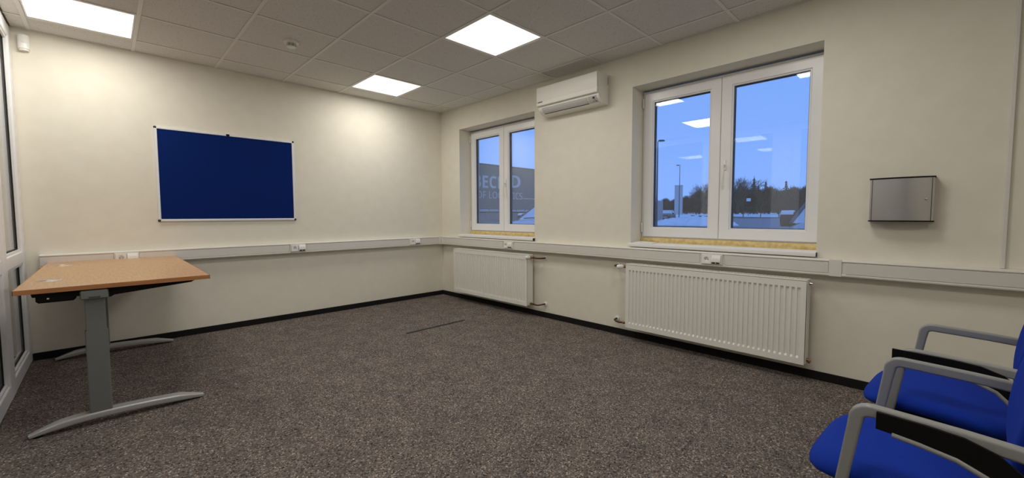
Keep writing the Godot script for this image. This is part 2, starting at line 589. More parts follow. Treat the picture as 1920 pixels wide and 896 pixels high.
# ---------------------------------------------------------------- windows
func ring(s: SurfaceTool, x0: float, x1: float, y0: float, y1: float, z0: float, z1: float, w: float, r := 0.006) -> void:
	# four mitred bars round an opening, seen along x
	for e in 4:
		var a := [Vector2(y0, z0), Vector2(y0, z1), Vector2(y1, z1), Vector2(y1, z0)]
		var b := [Vector2(y0 + w, z0 + w), Vector2(y0 + w, z1 - w), Vector2(y1 - w, z1 - w), Vector2(y1 - w, z0 + w)]
		var f := (e + 1) % 4
		var m0: Vector2 = a[e].lerp(b[e], r / w)
		var m1: Vector2 = a[f].lerp(b[f], r / w)
		var i0: Vector2 = b[e].lerp(a[e], r / w)
		var i1: Vector2 = b[f].lerp(a[f], r / w)
		var nx := Vector3(-1, 0, 0)
		var o2: Vector2 = (a[e] + a[f]) / 2 - (b[e] + b[f]) / 2
		var no := Vector3(0, o2.x, o2.y).normalized()
		var P := func(q: Vector2, x: float) -> Vector3: return Vector3(x, q.x, q.y)
		for side in [[x0, 1.0], [x1, -1.0]]:
			var x: float = side[0]
			var sg: float = side[1]
			quad(s, P.call(m0, x), P.call(m1, x), P.call(i1, x), P.call(i0, x), nx * sg)
			quadn(s, P.call(m0, x), P.call(m1, x), P.call(a[f], x + r * sg), P.call(a[e], x + r * sg), nx * sg, nx * sg, no, no)
			quadn(s, P.call(i0, x), P.call(i1, x), P.call(b[f], x + r * sg), P.call(b[e], x + r * sg), nx * sg, nx * sg, -no, -no)
		quad(s, P.call(a[e], x0 + r), P.call(a[f], x0 + r), P.call(a[f], x1 - r), P.call(a[e], x1 - r), no)
		quad(s, P.call(b[e], x0 + r), P.call(b[f], x0 + r), P.call(b[f], x1 - r), P.call(b[e], x1 - r), -no)

func window(called: String, z0: float, z1: float, seam: float, label: String) -> void:
	var y0 := 0.932
	var y1 := 2.303
	var w := Node3D.new()
	w.name = called
	add_child(w)
	tag(w, label, "window", "", "structure")
	var s := st()
	ring(s, 0.196, 0.266, y0, y1, z0 + 0.004, z1 - 0.004, 0.062)
	obj("window_frame", s, M.pvc, w)
	for k in 2:
		var a: float = z0 + 0.026 if k == 0 else seam + 0.001
		var b: float = seam - 0.001 if k == 0 else z1 - 0.014
		s = st()
		ring(s, 0.18, 0.25, y0 + 0.012, y1 - 0.02, a, b, 0.082)
		var sash := obj("sash", s, M.pvc, w)
		# slanted glazing bead
		s = st()
		ring(s, 0.187, 0.206, y0 + 0.0905, y1 - 0.0985, a + 0.0785, b - 0.0785, 0.014, 0.005)
		obj("glazing_bead", s, M.pvc, sash)
		s = st()
		ring(s, 0.207, 0.239, y0 + 0.09, y1 - 0.098, a + 0.078, b - 0.078, 0.019, 0.001)
		obj("gasket", s, M.gasket, sash)
		for x in [0.206, 0.232]:
			obj("pane", boxes(Vector3(x, y0 + 0.093, a + 0.081), Vector3(x + 0.004, y1 - 0.101, b - 0.081)), M.glass, sash)
		if k == 0:
			for y in [y0 + 0.055, y1 - 0.15]:
				s = st()
				lathe(s, [Vector2(0, 0), Vector2(0.007, 0.001), Vector2(0.0075, 0.003), Vector2(0.0075, 0.085), Vector2(0.007, 0.087), Vector2(0, 0.088)], Vector3(0.176, y, a - 0.008), Vector3.UP, 12)
				obj("hinge", s, M.pvc_dull, sash)
		else:
			var hz := seam + 0.038
			s = st()
			box(s, Vector3(0.171, 1.515, hz - 0.014), Vector3(0.1805, 1.60, hz + 0.014), 0.004)
			var plate := obj("handle_plate", s, M.pvc, sash)
			s = st()
			lathe(s, [Vector2(0.011, 0), Vector2(0.0105, 0.03), Vector2(0.009, 0.033), Vector2(0, 0.034)], Vector3(0.172, 1.555, hz), Vector3.LEFT, 14)
			sweep(s, [Vector3(0.143, 1.562, hz), Vector3(0.140, 1.52, hz), Vector3(0.137, 1.46, hz), Vector3(0.139, 1.41, hz), Vector3(0.143, 1.395, hz)], round_rect(0.02, 0.013, 0.005, 3), Vector3.BACK, [1.0, 1.0, 0.95, 0.9, 0.75])
			obj("handle", s, M.pvc_dull, plate)
			obj("lock", boxes(Vector3(0.1365, 1.549, hz - 0.003), Vector3(0.139, 1.561, hz + 0.003)), M.dark_hole, plate)
	# foam strip showing under the frame
	s = st()
	var f := FastNoiseLite.new()
	f.seed = 9
	f.frequency = 3.0
	sheet(s, 40, 3, func(u, v): return Vector3(0.188 - 0.006 * sin(v * PI) + 0.003 * f.get_noise_2d(u * 9, v * 2), lerpf(0.889, 0.934, v), lerpf(z0 + 0.003, z1 - 0.003, u)), Vector3.LEFT)
	box(s, Vector3(0.19, 0.889, z0 + 0.003), Vector3(0.25, 0.934, z1 - 0.003))
	obj("foam_strip", s, M.foam_strip, w)
	# inner sill
	s = st()
	prism(s, PackedVector2Array([Vector2(0.27, 0.889), Vector2(-0.028, 0.889), Vector2(-0.034, 0.886), Vector2(-0.036, 0.88), Vector2(-0.036, 0.862), Vector2(-0.034, 0.859), Vector2(-0.03, 0.8585), Vector2(-0.024, 0.8585), Vector2(-0.022, 0.8695), Vector2(0.27, 0.8695)]), 2, z0 - 0.006, z1 + 0.003)
	obj("window_sill", s, M.sill, w)
	obj("end_cap", boxes(Vector3(-0.0355, 0.8585, z1 + 0.0032), Vector3(-0.001, 0.887, z1 + 0.006)), M.dark_hole, w)
	# outer sill of sheet metal
	s = st()
	prism(s, PackedVector2Array([Vector2(0.255, 0.93), Vector2(0.42, 0.90), Vector2(0.42, 0.885), Vector2(0.35, 0.885), Vector2(0.255, 0.915)]), 2, z0 + 0.002, z1 - 0.002)
	obj("outer_sill", s, M.alu, w)

# ---------------------------------------------------------------- glazed partition on the desk side
func partition() -> void:
	var p := Node3D.new()
	p.name = "wall_left"
	add_child(p)
	tag(p, "white framed glazed partition beside the desk with a dark corridor behind", "wall", "", "structure")
	var x0 := LEFT - 0.075
	var x1 := LEFT
	var bays := [[0.003, 0.925, true], [0.93, 2.05, true], [2.055, 3.17, true], [3.37, 4.6, true], [4.605, FRONT - 0.003, true]]
	for b in bays:
		var z0: float = b[0]
		var z1: float = b[1]
		var wl := 0.10
		var wr := 0.065
		var s := st()
		box(s, Vector3(x0, 0.002, z0), Vector3(x1, H - 0.003, z0 + wl), 0.008)
		var post := obj("post", s, M.partition_white, p)
		s = st()
		box(s, Vector3(x0, 0.002, z1 - wr), Vector3(x1, H - 0.003, z1), 0.008)
		obj("post", s, M.partition_white, p)
		for r in [[0.002, 0.10], [0.797, 0.887], [2.50, H - 0.003]]:
			s = st()
			box(s, Vector3(x0 + 0.002, r[0], z0 + wl - 0.004), Vector3(x1 - 0.002, r[1], z1 - wr + 0.004), 0.008)
			obj("rail", s, M.partition_white, p)
		for g in [[0.10, 0.797], [0.887, 2.50]]:
			s = st()
			var za := z0 + wl
			var zb := z1 - wr
			# bead and black seal round the pane
			for q in [[LEFT - 0.013, LEFT - 0.026, 0.016, false], [LEFT - 0.0265, LEFT - 0.034, 0.022, true]]:
				s = st()
				var d: float = q[2]
				var lo: float = q[1]
				var hi: float = q[0]
				box(s, Vector3(lo, g[0], za), Vector3(hi, g[1], za + d))
				box(s, Vector3(lo, g[0], zb - d), Vector3(hi, g[1], zb))
				box(s, Vector3(lo, g[0], za + d), Vector3(hi, g[0] + d, zb - d))
				box(s, Vector3(lo, g[1] - d, za + d), Vector3(hi, g[1], zb - d))
				obj("seal" if q[3] else "bead", s, M.gasket if q[3] else M.partition_white, p)
			for gx in [LEFT - 0.0385, LEFT - 0.056]:
				obj("pane", boxes(Vector3(gx, g[0] - 0.01, za - 0.01), Vector3(gx + 0.004, g[1] + 0.01, zb + 0.01)), M.glass, p)
	obj("wide_post", boxes(Vector3(x0 - 0.02, 0.002, 3.1705), Vector3(x1 + 0.002, H - 0.003, 3.3695), 0.006), M.partition_white, p)

# ---------------------------------------------------------------- cable trunking and sockets
func trunk_profile(s: SurfaceTool, along_x: bool, a: float, b: float) -> void:
	var pts := PackedVector2Array([Vector2(0.0005, 0.74), Vector2(0.064, 0.74), Vector2(0.069, 0.742), Vector2(0.071, 0.746), Vector2(0.071, 0.752), Vector2(0.068, 0.754), Vector2(0.064, 0.756), Vector2(0.064, 0.833), Vector2(0.068, 0.835), Vector2(0.071, 0.838), Vector2(0.071, 0.843), Vector2(0.068, 0.848), Vector2(0.064, 0.85), Vector2(0.0005, 0.85)])
	if along_x:
		var q := PackedVector2Array()
		for p in pts: q.append(Vector2(p.y, p.x))
		prism(s, q, 0, a, b)
	else:
		var q := PackedVector2Array()
		for p in pts: q.append(Vector2(-p.x, p.y))
		prism(s, q, 2, a, b)

func trunking() -> void:
	var t := thing("cable_trunking", "pale grey cable trunking along the notice board wall", "trunking")
	var s := st()
	trunk_profile(s, true, -3.885, -0.0715)
	obj("channel", s, M.trunking, t)
	for e in [[-3.884, -3.46], [-3.294, -2.072], [-1.888, -0.6], [-0.408, -0.085]]:
		obj("lid", boxes(Vector3(e[0], 0.7585, 0.0642), Vector3(e[1], 0.8305, 0.069), 0.0015), M.trunking_lid, t)
	obj("corner_piece", boxes(Vector3(-0.11, 0.7385, 0.001), Vector3(-0.0725, 0.8515, 0.0725), 0.002), M.trunking, t)
	var u := thing("cable_trunking", "pale grey cable trunking under the two windows", "trunking")
	s = st()
	trunk_profile(s, false, 0.001, FRONT - 0.001)
	obj("channel", s, M.trunking, u)
	for e in [[0.085, 1.36], [1.56, 2.45], [2.4506, 3.69], [3.88, 4.53], [4.62, FRONT - 0.01]]:
		obj("lid", boxes(Vector3(-0.069, 0.7585, e[0]), Vector3(-0.0642, 0.8305, e[1]), 0.0015), M.trunking_lid, u)
	obj("corner_piece", boxes(Vector3(-0.0725, 0.7385, 0.073), Vector3(-0.001, 0.8515, 0.11), 0.002), M.trunking, u)
	obj("joint_cover", boxes(Vector3(-0.0722, 0.739, 4.532), Vector3(-0.001, 0.851, 4.6), 0.002), M.trunking, u)
	# upright duct to the ceiling
	var d := thing("cable_duct", "narrow white upright cable duct rising above the trunking near the steel cabinet", "duct")
	obj("channel", boxes(Vector3(-0.012, 0.8515, 5.276), Vector3(-0.0005, H - 0.002, 5.294), 0.002), M.trunking, d)
	obj("lid", boxes(Vector3(-0.016, 0.8515, 5.278), Vector3(-0.0122, H - 0.002, 5.292), 0.0015), M.trunking_lid, d)
	socket(Vector3(-3.377, 0.795, 0.069), 0.0, "white power and data socket in the trunking behind the desk")
	socket(Vector3(-1.98, 0.795, 0.069), 0.0, "white power and data socket in the trunking below the notice board corner")
	socket(Vector3(-0.504, 0.795, 0.069), 0.0, "white power and data socket in the trunking near the room corner")
	socket(Vector3(-0.069, 0.795, 1.46), -PI / 2, "white power and data socket in the trunking above the smaller radiator")
	socket(Vector3(-0.069, 0.795, 3.785), -PI / 2, "white power and data socket in the trunking above the larger radiator")

func socket(at: Vector3, turn: float, label: String) -> void:
	var t := thing("wall_socket", label, "socket", at, turn, "double sockets in the cable trunking")
	var s := st()
	box(s, Vector3(-0.082, -0.04, -0.004), Vector3(0.082, 0.04, 0.006), 0.002)
	obj("frame", s, M.trunking, t)
	s = st()
	# power half: plate with a round well
	var well := 0.0195
	var c := Vector2(-0.0365, 0.0)
	var hw := 0.0345
	for k in 24:
		var a0 := TAU * k / 24
		var a1 := TAU * (k + 1) / 24
		var P := func(a: float, r: float, sq: bool) -> Vector3:
			var d := Vector2(cos(a), sin(a))
			if sq: d /= maxf(absf(d.x), absf(d.y))
			return Vector3(c.x + d.x * r, c.y + d.y * r, 0.017)
		quad(s, P.call(a0, well, false), P.call(a1, well, false), P.call(a1, hw, true), P.call(a0, hw, true), Vector3.BACK)
		var i0: Vector3 = P.call(a0, well, false)
		var i1: Vector3 = P.call(a1, well, false)
		var dn := Vector3(0, 0, 0.0105)
		var ni := Vector3(-cos(a0), -sin(a0), 0)
		var nj := Vector3(-cos(a1), -sin(a1), 0)
		quadn(s, i0, i1, i1 - dn, i0 - dn, ni, nj, nj, ni)
		tri(s, i0 - dn, i1 - dn, Vector3(c.x, c.y, 0.0065), Vector3.BACK, Vector3.BACK, Vector3.BACK)
	for e in [[Vector3(-1, 0, 0), Vector3(0, 1, 0)], [Vector3(1, 0, 0), Vector3(0, 1, 0)], [Vector3(0, 1, 0), Vector3(1, 0, 0)], [Vector3(0, -1, 0), Vector3(1, 0, 0)]]:
		var m: Vector3 = Vector3(c.x, c.y, 0.017) + e[0] * hw
		quad(s, m - e[1] * hw, m + e[1] * hw, m + e[1] * hw - Vector3(0, 0, 0.0108), m - e[1] * hw - Vector3(0, 0, 0.0108), e[0])
	var plate := obj("power_outlet", s, M.socket_white, t)
	for x in [-0.0095, 0.0095]:
		s = st()
		lathe(s, [Vector2(0.0032, 0), Vector2(0.0032, 0.0005), Vector2(0, 0.0006)], Vector3(c.x + x, -0.003, 0.0066), Vector3.BACK, 10)
		obj("contact_hole", s, M.dark_hole, plate)
	s = st()
	lathe(s, [Vector2(0.0024, 0), Vector2(0.0024, 0.009), Vector2(0, 0.010)], Vector3(c.x, 0.0085, 0.0066), Vector3.BACK, 10)
	obj("earth_pin", s, M.alu, plate)
	# data half: sloping cover, jacks on the underside
	s = st()
	prism(s, PackedVector2Array([Vector2(0.0345, 0.0065), Vector2(0.0345, 0.018), Vector2(0.03, 0.021), Vector2(-0.012, 0.03), Vector2(-0.018, 0.029), Vector2(-0.0345, 0.0165), Vector2(-0.0345, 0.0065)]), 0, 0.002, 0.071)
	var dm := obj("data_outlet", s, M.socket_white, t)
	for x in [0.0085, 0.0395]:
		s = st()
		face(s, Vector3(x, -0.0200, 0.0280), Vector3(x + 0.025, -0.0200, 0.0280), Vector3(x + 0.025, -0.0318, 0.0191), Vector3(x, -0.0318, 0.0191), Vector3(0, -0.6, 0.8))
		obj("jack", s, M.dark_hole, dm)
	for k in 4:
		obj("mark", boxes(Vector3(0.018 + k * 0.0105, 0.004, 0.0255), Vector3(0.024 + k * 0.0105, 0.0065, 0.0275)), M.ac_grey, dm)

# ---------------------------------------------------------------- radiators
func radiator_front(w: float, h: float) -> ArrayMesh:
	# plate in the plane z = 0 facing +z, x 0..w, y 0..h, vertical channels pressed in
	var s := st()
	var n := roundi((w - 0.05) / 0.0333)
	var pitch := (w - 0.05) / n
	var x0 := 0.025
	var y := [0.0, 0.042, 0.056, h - 0.056, h - 0.042, h]
	var d := 0.011
	quad(s, Vector3(0, 0, 0), Vector3(x0, 0, 0), Vector3(x0, h, 0), Vector3(0, h, 0), Vector3.BACK)
	quad(s, Vector3(w - x0, 0, 0), Vector3(w, 0, 0), Vector3(w, h, 0), Vector3(w - x0, h, 0), Vector3.BACK)
	for k in n:
		var a := x0 + pitch * k
		var q := [a, a + pitch * 0.2, a + pitch * 0.3, a + pitch * 0.7, a + pitch * 0.8, a + pitch]
		for i in 5:
			for j in 5:
				var z := func(ii: int, jj: int) -> float: return -d if ii in [2, 3] and jj in [2, 3] else 0.0
				var p := [Vector3(q[i], y[j], z.call(i, j)), Vector3(q[i + 1], y[j], z.call(i + 1, j)), Vector3(q[i + 1], y[j + 1], z.call(i + 1, j + 1)), Vector3(q[i], y[j + 1], z.call(i, j + 1))]
				var nn: Vector3 = (p[2] - p[0]).cross(p[3] - p[1])
				if nn.length() < 1e-9: continue
				nn = nn.normalized()
				if nn.z < 0: nn = -nn
				quad(s, p[0], p[1], p[2], p[3], nn)
	# turned edges
	for e in [[Vector3(0, 0, 0), Vector3(w, 0, 0), Vector3.DOWN], [Vector3(0, h, 0), Vector3(w, h, 0), Vector3.UP], [Vector3(0, 0, 0), Vector3(0, h, 0), Vector3.LEFT], [Vector3(w, 0, 0), Vector3(w, h, 0), Vector3.RIGHT]]:
		var b := Vector3(0, 0, -0.012)
		quad(s, e[0], e[1], e[1] + b, e[0] + b, e[2])
	return s.commit()

func radiator(label: String, z0: float, z1: float, valve_at_end: float) -> void:
	# local frame: x along the wall (world z reversed), y up, z out of the wall
	var y0 := 0.118
	var h := 0.585
	var w := z1 - z0
	var t := thing("radiator", label, "radiator", Vector3(0, y0, z1), -PI / 2, "panel radiators under the windows")
	# with that turn local x runs to -z... local +x = world +z after a turn of -90 degrees
	t.position.z = z0
	put("front_panel", radiator_front(w - 0.012, h - 0.012), M.radiator, t, Vector3(0.006, 0.004, 0.14))
	put("back_panel", boxes(Vector3(0.01, 0.01, 0.05), Vector3(w - 0.01, h - 0.02, 0.062), 0.003).commit(), M.radiator, t)
	for x in [0.0, w - 0.004]:
		obj("side_cover", boxes(Vector3(x, 0.012, 0.043), Vector3(x + 0.004, h + 0.002, 0.129), 0.0015), M.radiator_side, t)
	var s := st()
	box(s, Vector3(0.002, h - 0.004, 0.122), Vector3(w - 0.002, h + 0.004, 0.131), 0.002)
	box(s, Vector3(0.002, h - 0.004, 0.043), Vector3(w - 0.002, h + 0.004, 0.05), 0.002)
	var nb := int(w / 0.024)
	for k in nb + 1:
		var x := 0.006 + (w - 0.018) * k / nb
		box(s, Vector3(x, h - 0.003, 0.049), Vector3(x + 0.006, h + 0.002, 0.123))
	box(s, Vector3(0.004, h - 0.003, 0.082), Vector3(w - 0.004, h + 0.0015, 0.09))
	obj("top_grille", s, M.radiator, t)
	s = st()
	for k in 18:
		box(s, Vector3(0.02 + (w - 0.05) * k / 17.0, 0.03, 0.064), Vector3(0.03 + (w - 0.05) * k / 17.0, h - 0.03, 0.122))
	obj("convector_fin", s, M.radiator_side, t)
	for x in [0.18, w - 0.21]:
		obj("wall_bracket", boxes(Vector3(x, 0.05, 0.0005), Vector3(x + 0.03, h - 0.06, 0.0495), 0.002), M.radiator_side, t)
	# plumbing: the valve end, out = away from the radiator along the wall
	var e := w if valve_at_end > 0.0 else 0.0
	var o := 1.0 if valve_at_end > 0.0 else -1.0
	var zc := 0.086
	var yt := h - 0.03
	s = st()
	tube(s, [Vector3(e - o * 0.002, yt, zc), Vector3(e + o * 0.05, yt, zc), Vector3(e + o * 0.1, yt - 0.004, zc), Vector3(e + o * 0.13, yt - 0.002, zc - 0.004), Vector3(e + o * 0.15, yt - 0.002, zc - 0.02), Vector3(e + o * 0.155, yt - 0.002, zc - 0.05), Vector3(e + o * 0.156, yt - 0.002, 0.001)], 0.0085, 10)
	obj("supply_pipe", s, M.copper, t)
	s = st()
	lathe(s, [Vector2(0.0, 0), Vector2(0.014, 0), Vector2(0.014, 0.012), Vector2(0.011, 0.013), Vector2(0.011, 0.03), Vector2(0.0145, 0.031), Vector2(0.0145, 0.043), Vector2(0, 0.043)], Vector3(e + o * 0.006, yt, zc), Vector3(o, 0, 0), 8)
	obj("valve_body", s, M.brass, t)
	s = st()
	var head := [Vector2(0.009, 0), Vector2(0.0145, 0.008), Vector2(0.0195, 0.014), Vector2(0.0205, 0.045), Vector2(0.018, 0.058), Vector2(0.011, 0.064), Vector2(0, 0.065)]
	lathe(s, head, Vector3(e + o * 0.04, yt + 0.003, zc + 0.010) if o < 0 else Vector3(e + o * 0.012, yt + 0.003, zc + 0.012), Vector3(o * 0.75, -0.1, 0.55) if o < 0 else Vector3(-0.25, 0.05, 0.95), 18)
	obj("thermostat_head", s, M.socket_white, t)
	s = st()
	lathe(s, [Vector2(0.010, 0), Vector2(0.022, 0.001), Vector2(0.022, 0.006), Vector2(0.010, 0.01)], Vector3(e + o * 0.156, yt - 0.002, 0.0005), Vector3.BACK, 18)
	obj("wall_rosette", s, M.socket_white, t)
	var yb := 0.03
	s = st()
	tube(s, [Vector3(e - o * 0.002, yb, zc), Vector3(e + o * 0.05, yb, zc), Vector3(e + o * 0.09, yb - 0.006, zc), Vector3(e + o * 0.12, yb - 0.003, zc - 0.003), Vector3(e + o * 0.15, yb + 0.004, zc - 0.02), Vector3(e + o * 0.156, yb + 0.006, zc - 0.05), Vector3(e + o * 0.157, yb + 0.006, 0.001)], 0.0085, 10)
	obj("return_pipe", s, M.copper, t)
	s = st()
	lathe(s, [Vector2(0.0, 0), Vector2(0.014, 0), Vector2(0.014, 0.014), Vector2(0.010, 0.015), Vector2(0.010, 0.03), Vector2(0.013, 0.031), Vector2(0.013, 0.042), Vector2(0, 0.042)], Vector3(e + o * 0.006, yb, zc), Vector3(o, 0, 0), 8)
	lathe(s, [Vector2(0.0, 0), Vector2(0.009, 0), Vector2(0.009, 0.022), Vector2(0, 0.024)], Vector3(e + o * 0.028, yb, zc), Vector3(0, 0.6, 0.8), 8)
	obj("lockshield_valve", s, M.brass, t)
	s = st()
	lathe(s, [Vector2(0.010, 0), Vector2(0.023, 0.001), Vector2(0.023, 0.012), Vector2(0.010, 0.016)], Vector3(e + o * 0.157, yb + 0.006, 0.0005), Vector3.BACK, 18)
	obj("wall_rosette", s, M.socket_white, t)
	# the other end: air vent on top, plug below
	var f := 0.0 if valve_at_end > 0.0 else w
	s = st()
	lathe(s, [Vector2(0.0, 0), Vector2(0.011, 0), Vector2(0.011, 0.010), Vector2(0.006, 0.011), Vector2(0.006, 0.02), Vector2(0, 0.021)], Vector3(f, h - 0.025, zc), Vector3(-o, 0, 0), 8)
	obj("air_vent", s, M.chrome, t)
	s = st()
	lathe(s, [Vector2(0.0, 0), Vector2(0.013, 0), Vector2(0.013, 0.012), Vector2(0.009, 0.013), Vector2(0.009, 0.026), Vector2(0, 0.027)], Vector3(f, 0.03, zc), Vector3(-o, 0, 0), 8)
	lathe(s, [Vector2(0.0, 0), Vector2(0.008, 0), Vector2(0.008, 0.02), Vector2(0, 0.021)], Vector3(f - o * 0.016, 0.03, zc), Vector3(0, -0.5, 0.8), 8)
	obj("drain_plug", s, M.brass, t)

# ---------------------------------------------------------------- air conditioner
func air_conditioner() -> void:
	var za := 2.022
	var zb := 2.775
	var t := thing("air_conditioner", "white wall-mounted air conditioner under the ceiling between the windows", "air conditioner", Vector3(0, 2.2, za))
	var w := zb - za
	var s := st()
	var body := PackedVector2Array([Vector2(-0.0005, 0.283), Vector2(-0.165, 0.283), Vector2(-0.172, 0.281), Vector2(-0.174, 0.275), Vector2(-0.172, 0.092)])
	for k in 9:
		var a := PI * 0.5 * k / 8.0
		body.append(Vector2(-0.165 + 0.105 * (1.0 - cos(a)), 0.085 - 0.077 * sin(a) * 0.98))
	body.append(Vector2(-0.02, 0.004))
	body.append(Vector2(-0.0005, 0.004))
	prism(s, body, 2, 0.0, w)
	obj("case", s, M.ac_white, t)
	s = st()
	prism(s, PackedVector2Array([Vector2(-0.1745, 0.283), Vector2(-0.189, 0.2825), Vector2(-0.193, 0.279), Vector2(-0.195, 0.27), Vector2(-0.195, 0.148), Vector2(-0.190, 0.136), Vector2(-0.191, 0.126), Vector2(-0.195, 0.117), Vector2(-0.193, 0.097), Vector2(-0.188, 0.093), Vector2(-0.1745, 0.093)]), 2, 0.001, w - 0.001, 25)
	var front := obj("front_panel", s, M.ac_white, t)
	text("maker_name", "DAIKIN", 0.010, M.dark_hole, front, Vector3(-0.1955, 0.128, 0.05), Basis(Vector3.UP, -PI / 2), 0.06, 0.0012, 700)
	# flap and outlet on the sloping underside
	var P := func(u: float, off: float) -> Vector2:
		var a := PI * 0.5 * u
		return Vector2(-0.165 + 0.105 * (1.0 - cos(a)), 0.085 - 0.077 * sin(a) * 0.98) + Vector2(-cos(a) * 0.8, -sin(a)).normalized() * off
	var flap := PackedVector2Array()
	for k in 7: flap.append(P.call(0.10 + 0.48 * k / 6.0, 0.006))
	for k in 7: flap.append(P.call(0.58 - 0.48 * k / 6.0, 0.001))
	s = st()
	prism(s, flap, 2, 0.05, w - 0.14)
	obj("air_flap", s, M.ac_grey, t)
	var slot := PackedVector2Array([P.call(0.59, 0.0025), P.call(0.65, 0.0025), P.call(0.65, -0.002), P.call(0.59, -0.002)])
	s = st()
	prism(s, slot, 2, 0.05, w - 0.14)
	obj("outlet_slot", s, M.dark_hole, t)
	s = st()
	var lip := PackedVector2Array([P.call(0.67, 0.001), P.call(0.67, 0.007), P.call(0.78, 0.006), P.call(0.9, 0.004), P.call(0.97, 0.001)])
	prism(s, lip, 2, 0.045, w - 0.03)
	obj("lower_lip", s, M.ac_white, t)
	s = st()
	var pan := PackedVector2Array([P.call(0.10, 0.001), P.call(0.10, 0.004), P.call(0.3, 0.004), P.call(0.5, 0.004), P.call(0.62, 0.004), P.call(0.62, 0.001)])
	prism(s, pan, 2, w - 0.125, w - 0.03)
	var dp := obj("display_strip", s, M.ac_grey, t)
	for k in [[0.24, 0.020, 0.06], [0.42, 0.006, 0.055], [0.5, 0.006, 0.075], [0.5, 0.01, 0.045]]:
		var q: Vector2 = P.call(k[0], 0.0045)
		obj("indicator", boxes(Vector3(q.x - 0.002, q.y - k[1] * 0.4, w - k[2] - k[1] / 2), Vector3(q.x + 0.004, q.y + k[1] * 0.4, w - k[2] + k[1] / 2)), M.dark_hole, dp)
	obj("side_clip", boxes(Vector3(-0.022, 0.19, w + 0.0002), Vector3(-0.006, 0.262, w + 0.003), 0.001), M.ac_grey, t)

# ---------------------------------------------------------------- things on the walls and ceiling
func notice_board() -> void:
	var x0 := -3.15
	var x1 := -1.975
	var y0 := 1.104
	var y1 := 1.972
	var t := thing("notice_board", "dark blue felt notice board in an aluminium frame", "notice board")
	obj("felt_panel", boxes(Vector3(x0 + 0.008, y0 + 0.008, 0.004), Vector3(x1 - 0.008, y1 - 0.008, 0.013)), M.felt, t)
	for e in [[x0 + 0.016, y0, x1 - 0.016, y0 + 0.022], [x0 + 0.016, y1 - 0.022, x1 - 0.016, y1], [x0, y0 + 0.016, x0 + 0.022, y1 - 0.016], [x1 - 0.022, y0 + 0.016, x1, y1 - 0.016]]:
		obj("frame_rail", boxes(Vector3(e[0], e[1], 0.001), Vector3(e[2], e[3], 0.021), 0.004), M.alu_light, t)
	for x in [x0 - 0.002, x1 - 0.018]:
		for y in [y0 - 0.002, y1 - 0.018]:
			var c := obj("corner_cap", boxes(Vector3(x, y, 0.0008), Vector3(x + 0.02, y + 0.02, 0.0235), 0.005), M.black_plastic, t)
			var s := st()
			lathe(s, [Vector2(0.0022, 0), Vector2(0.0022, 0.0008), Vector2(0, 0.001)], Vector3(x + 0.01, y + 0.01, 0.0236), Vector3.BACK, 10)
			obj("cap_screw", s, M.alu, c)
	obj("hanger_clip", boxes(Vector3(-2.60, y1 - 0.021, 0.006), Vector3(-2.572, y1 - 0.002, 0.0245), 0.002), M.black_plastic, t)

func steel_cabinet() -> void:
	var z0 := 4.72
	var z1 := 5.012
	var y0 := 1.104
	var y1 := 1.37
	var t := thing("key_cabinet", "brushed steel wall cabinet with a curved door and key lock", "cabinet", Vector3(0, y0, z0))
	var w := z1 - z0
	var h := y1 - y0
	var outline := func(inset: float, bulge: float, d: float) -> PackedVector2Array:
		var q := PackedVector2Array([Vector2(-0.0006, inset)])
		for k in 13:
			var u := k / 12.0
			q.append(Vector2(-d - bulge * sin(PI * u), lerpf(inset, w - inset, u)))
		q.append(Vector2(-0.0006, w - inset))
		return q
	var s := st()
	prism(s, outline.call(0.004, 0.030, 0.07), 1, 0.007, h - 0.007, 40)
	obj("body", s, M.cabinet_steel, t)
	s = st()
	var door := PackedVector2Array()
	for k in 13: door.append(Vector2(-0.0715 - 0.0312 * sin(PI * (0.045 + 0.91 * k / 12.0)), lerpf(0.016, w - 0.016, k / 12.0)))
	for k in 13: door.append(Vector2(-0.0702 - 0.030 * sin(PI * (0.045 + 0.91 * (12 - k) / 12.0)) + 0.001, lerpf(0.016, w - 0.016, (12 - k) / 12.0)))
	prism(s, door, 1, 0.009, h - 0.009, 40)
	var d := obj("door", s, M.cabinet_steel, t)
	s = st()
	lathe(s, [Vector2(0.0065, 0), Vector2(0.0065, 0.003), Vector2(0.004, 0.0035), Vector2(0.004, 0.010), Vector2(0.0055, 0.012), Vector2(0.004, 0.016), Vector2(0, 0.017)], Vector3(-0.079, h * 0.5, w - 0.038), Vector3(-1, 0, 0.15), 14)
	obj("lock", s, M.chrome, d)
	for y in [0.0, h - 0.006]:
		s = st()
		prism(s, outline.call(0.0, 0.031, 0.076), 1, y, y + 0.0065, 40)
		obj("edge_cap", s, M.black_plastic, t)
	for z in [0.0135, w - 0.0155]:
		obj("door_gap", boxes(Vector3(-0.0765, 0.008, z), Vector3(-0.06, h - 0.008, z + 0.002)), M.black_plastic, t)

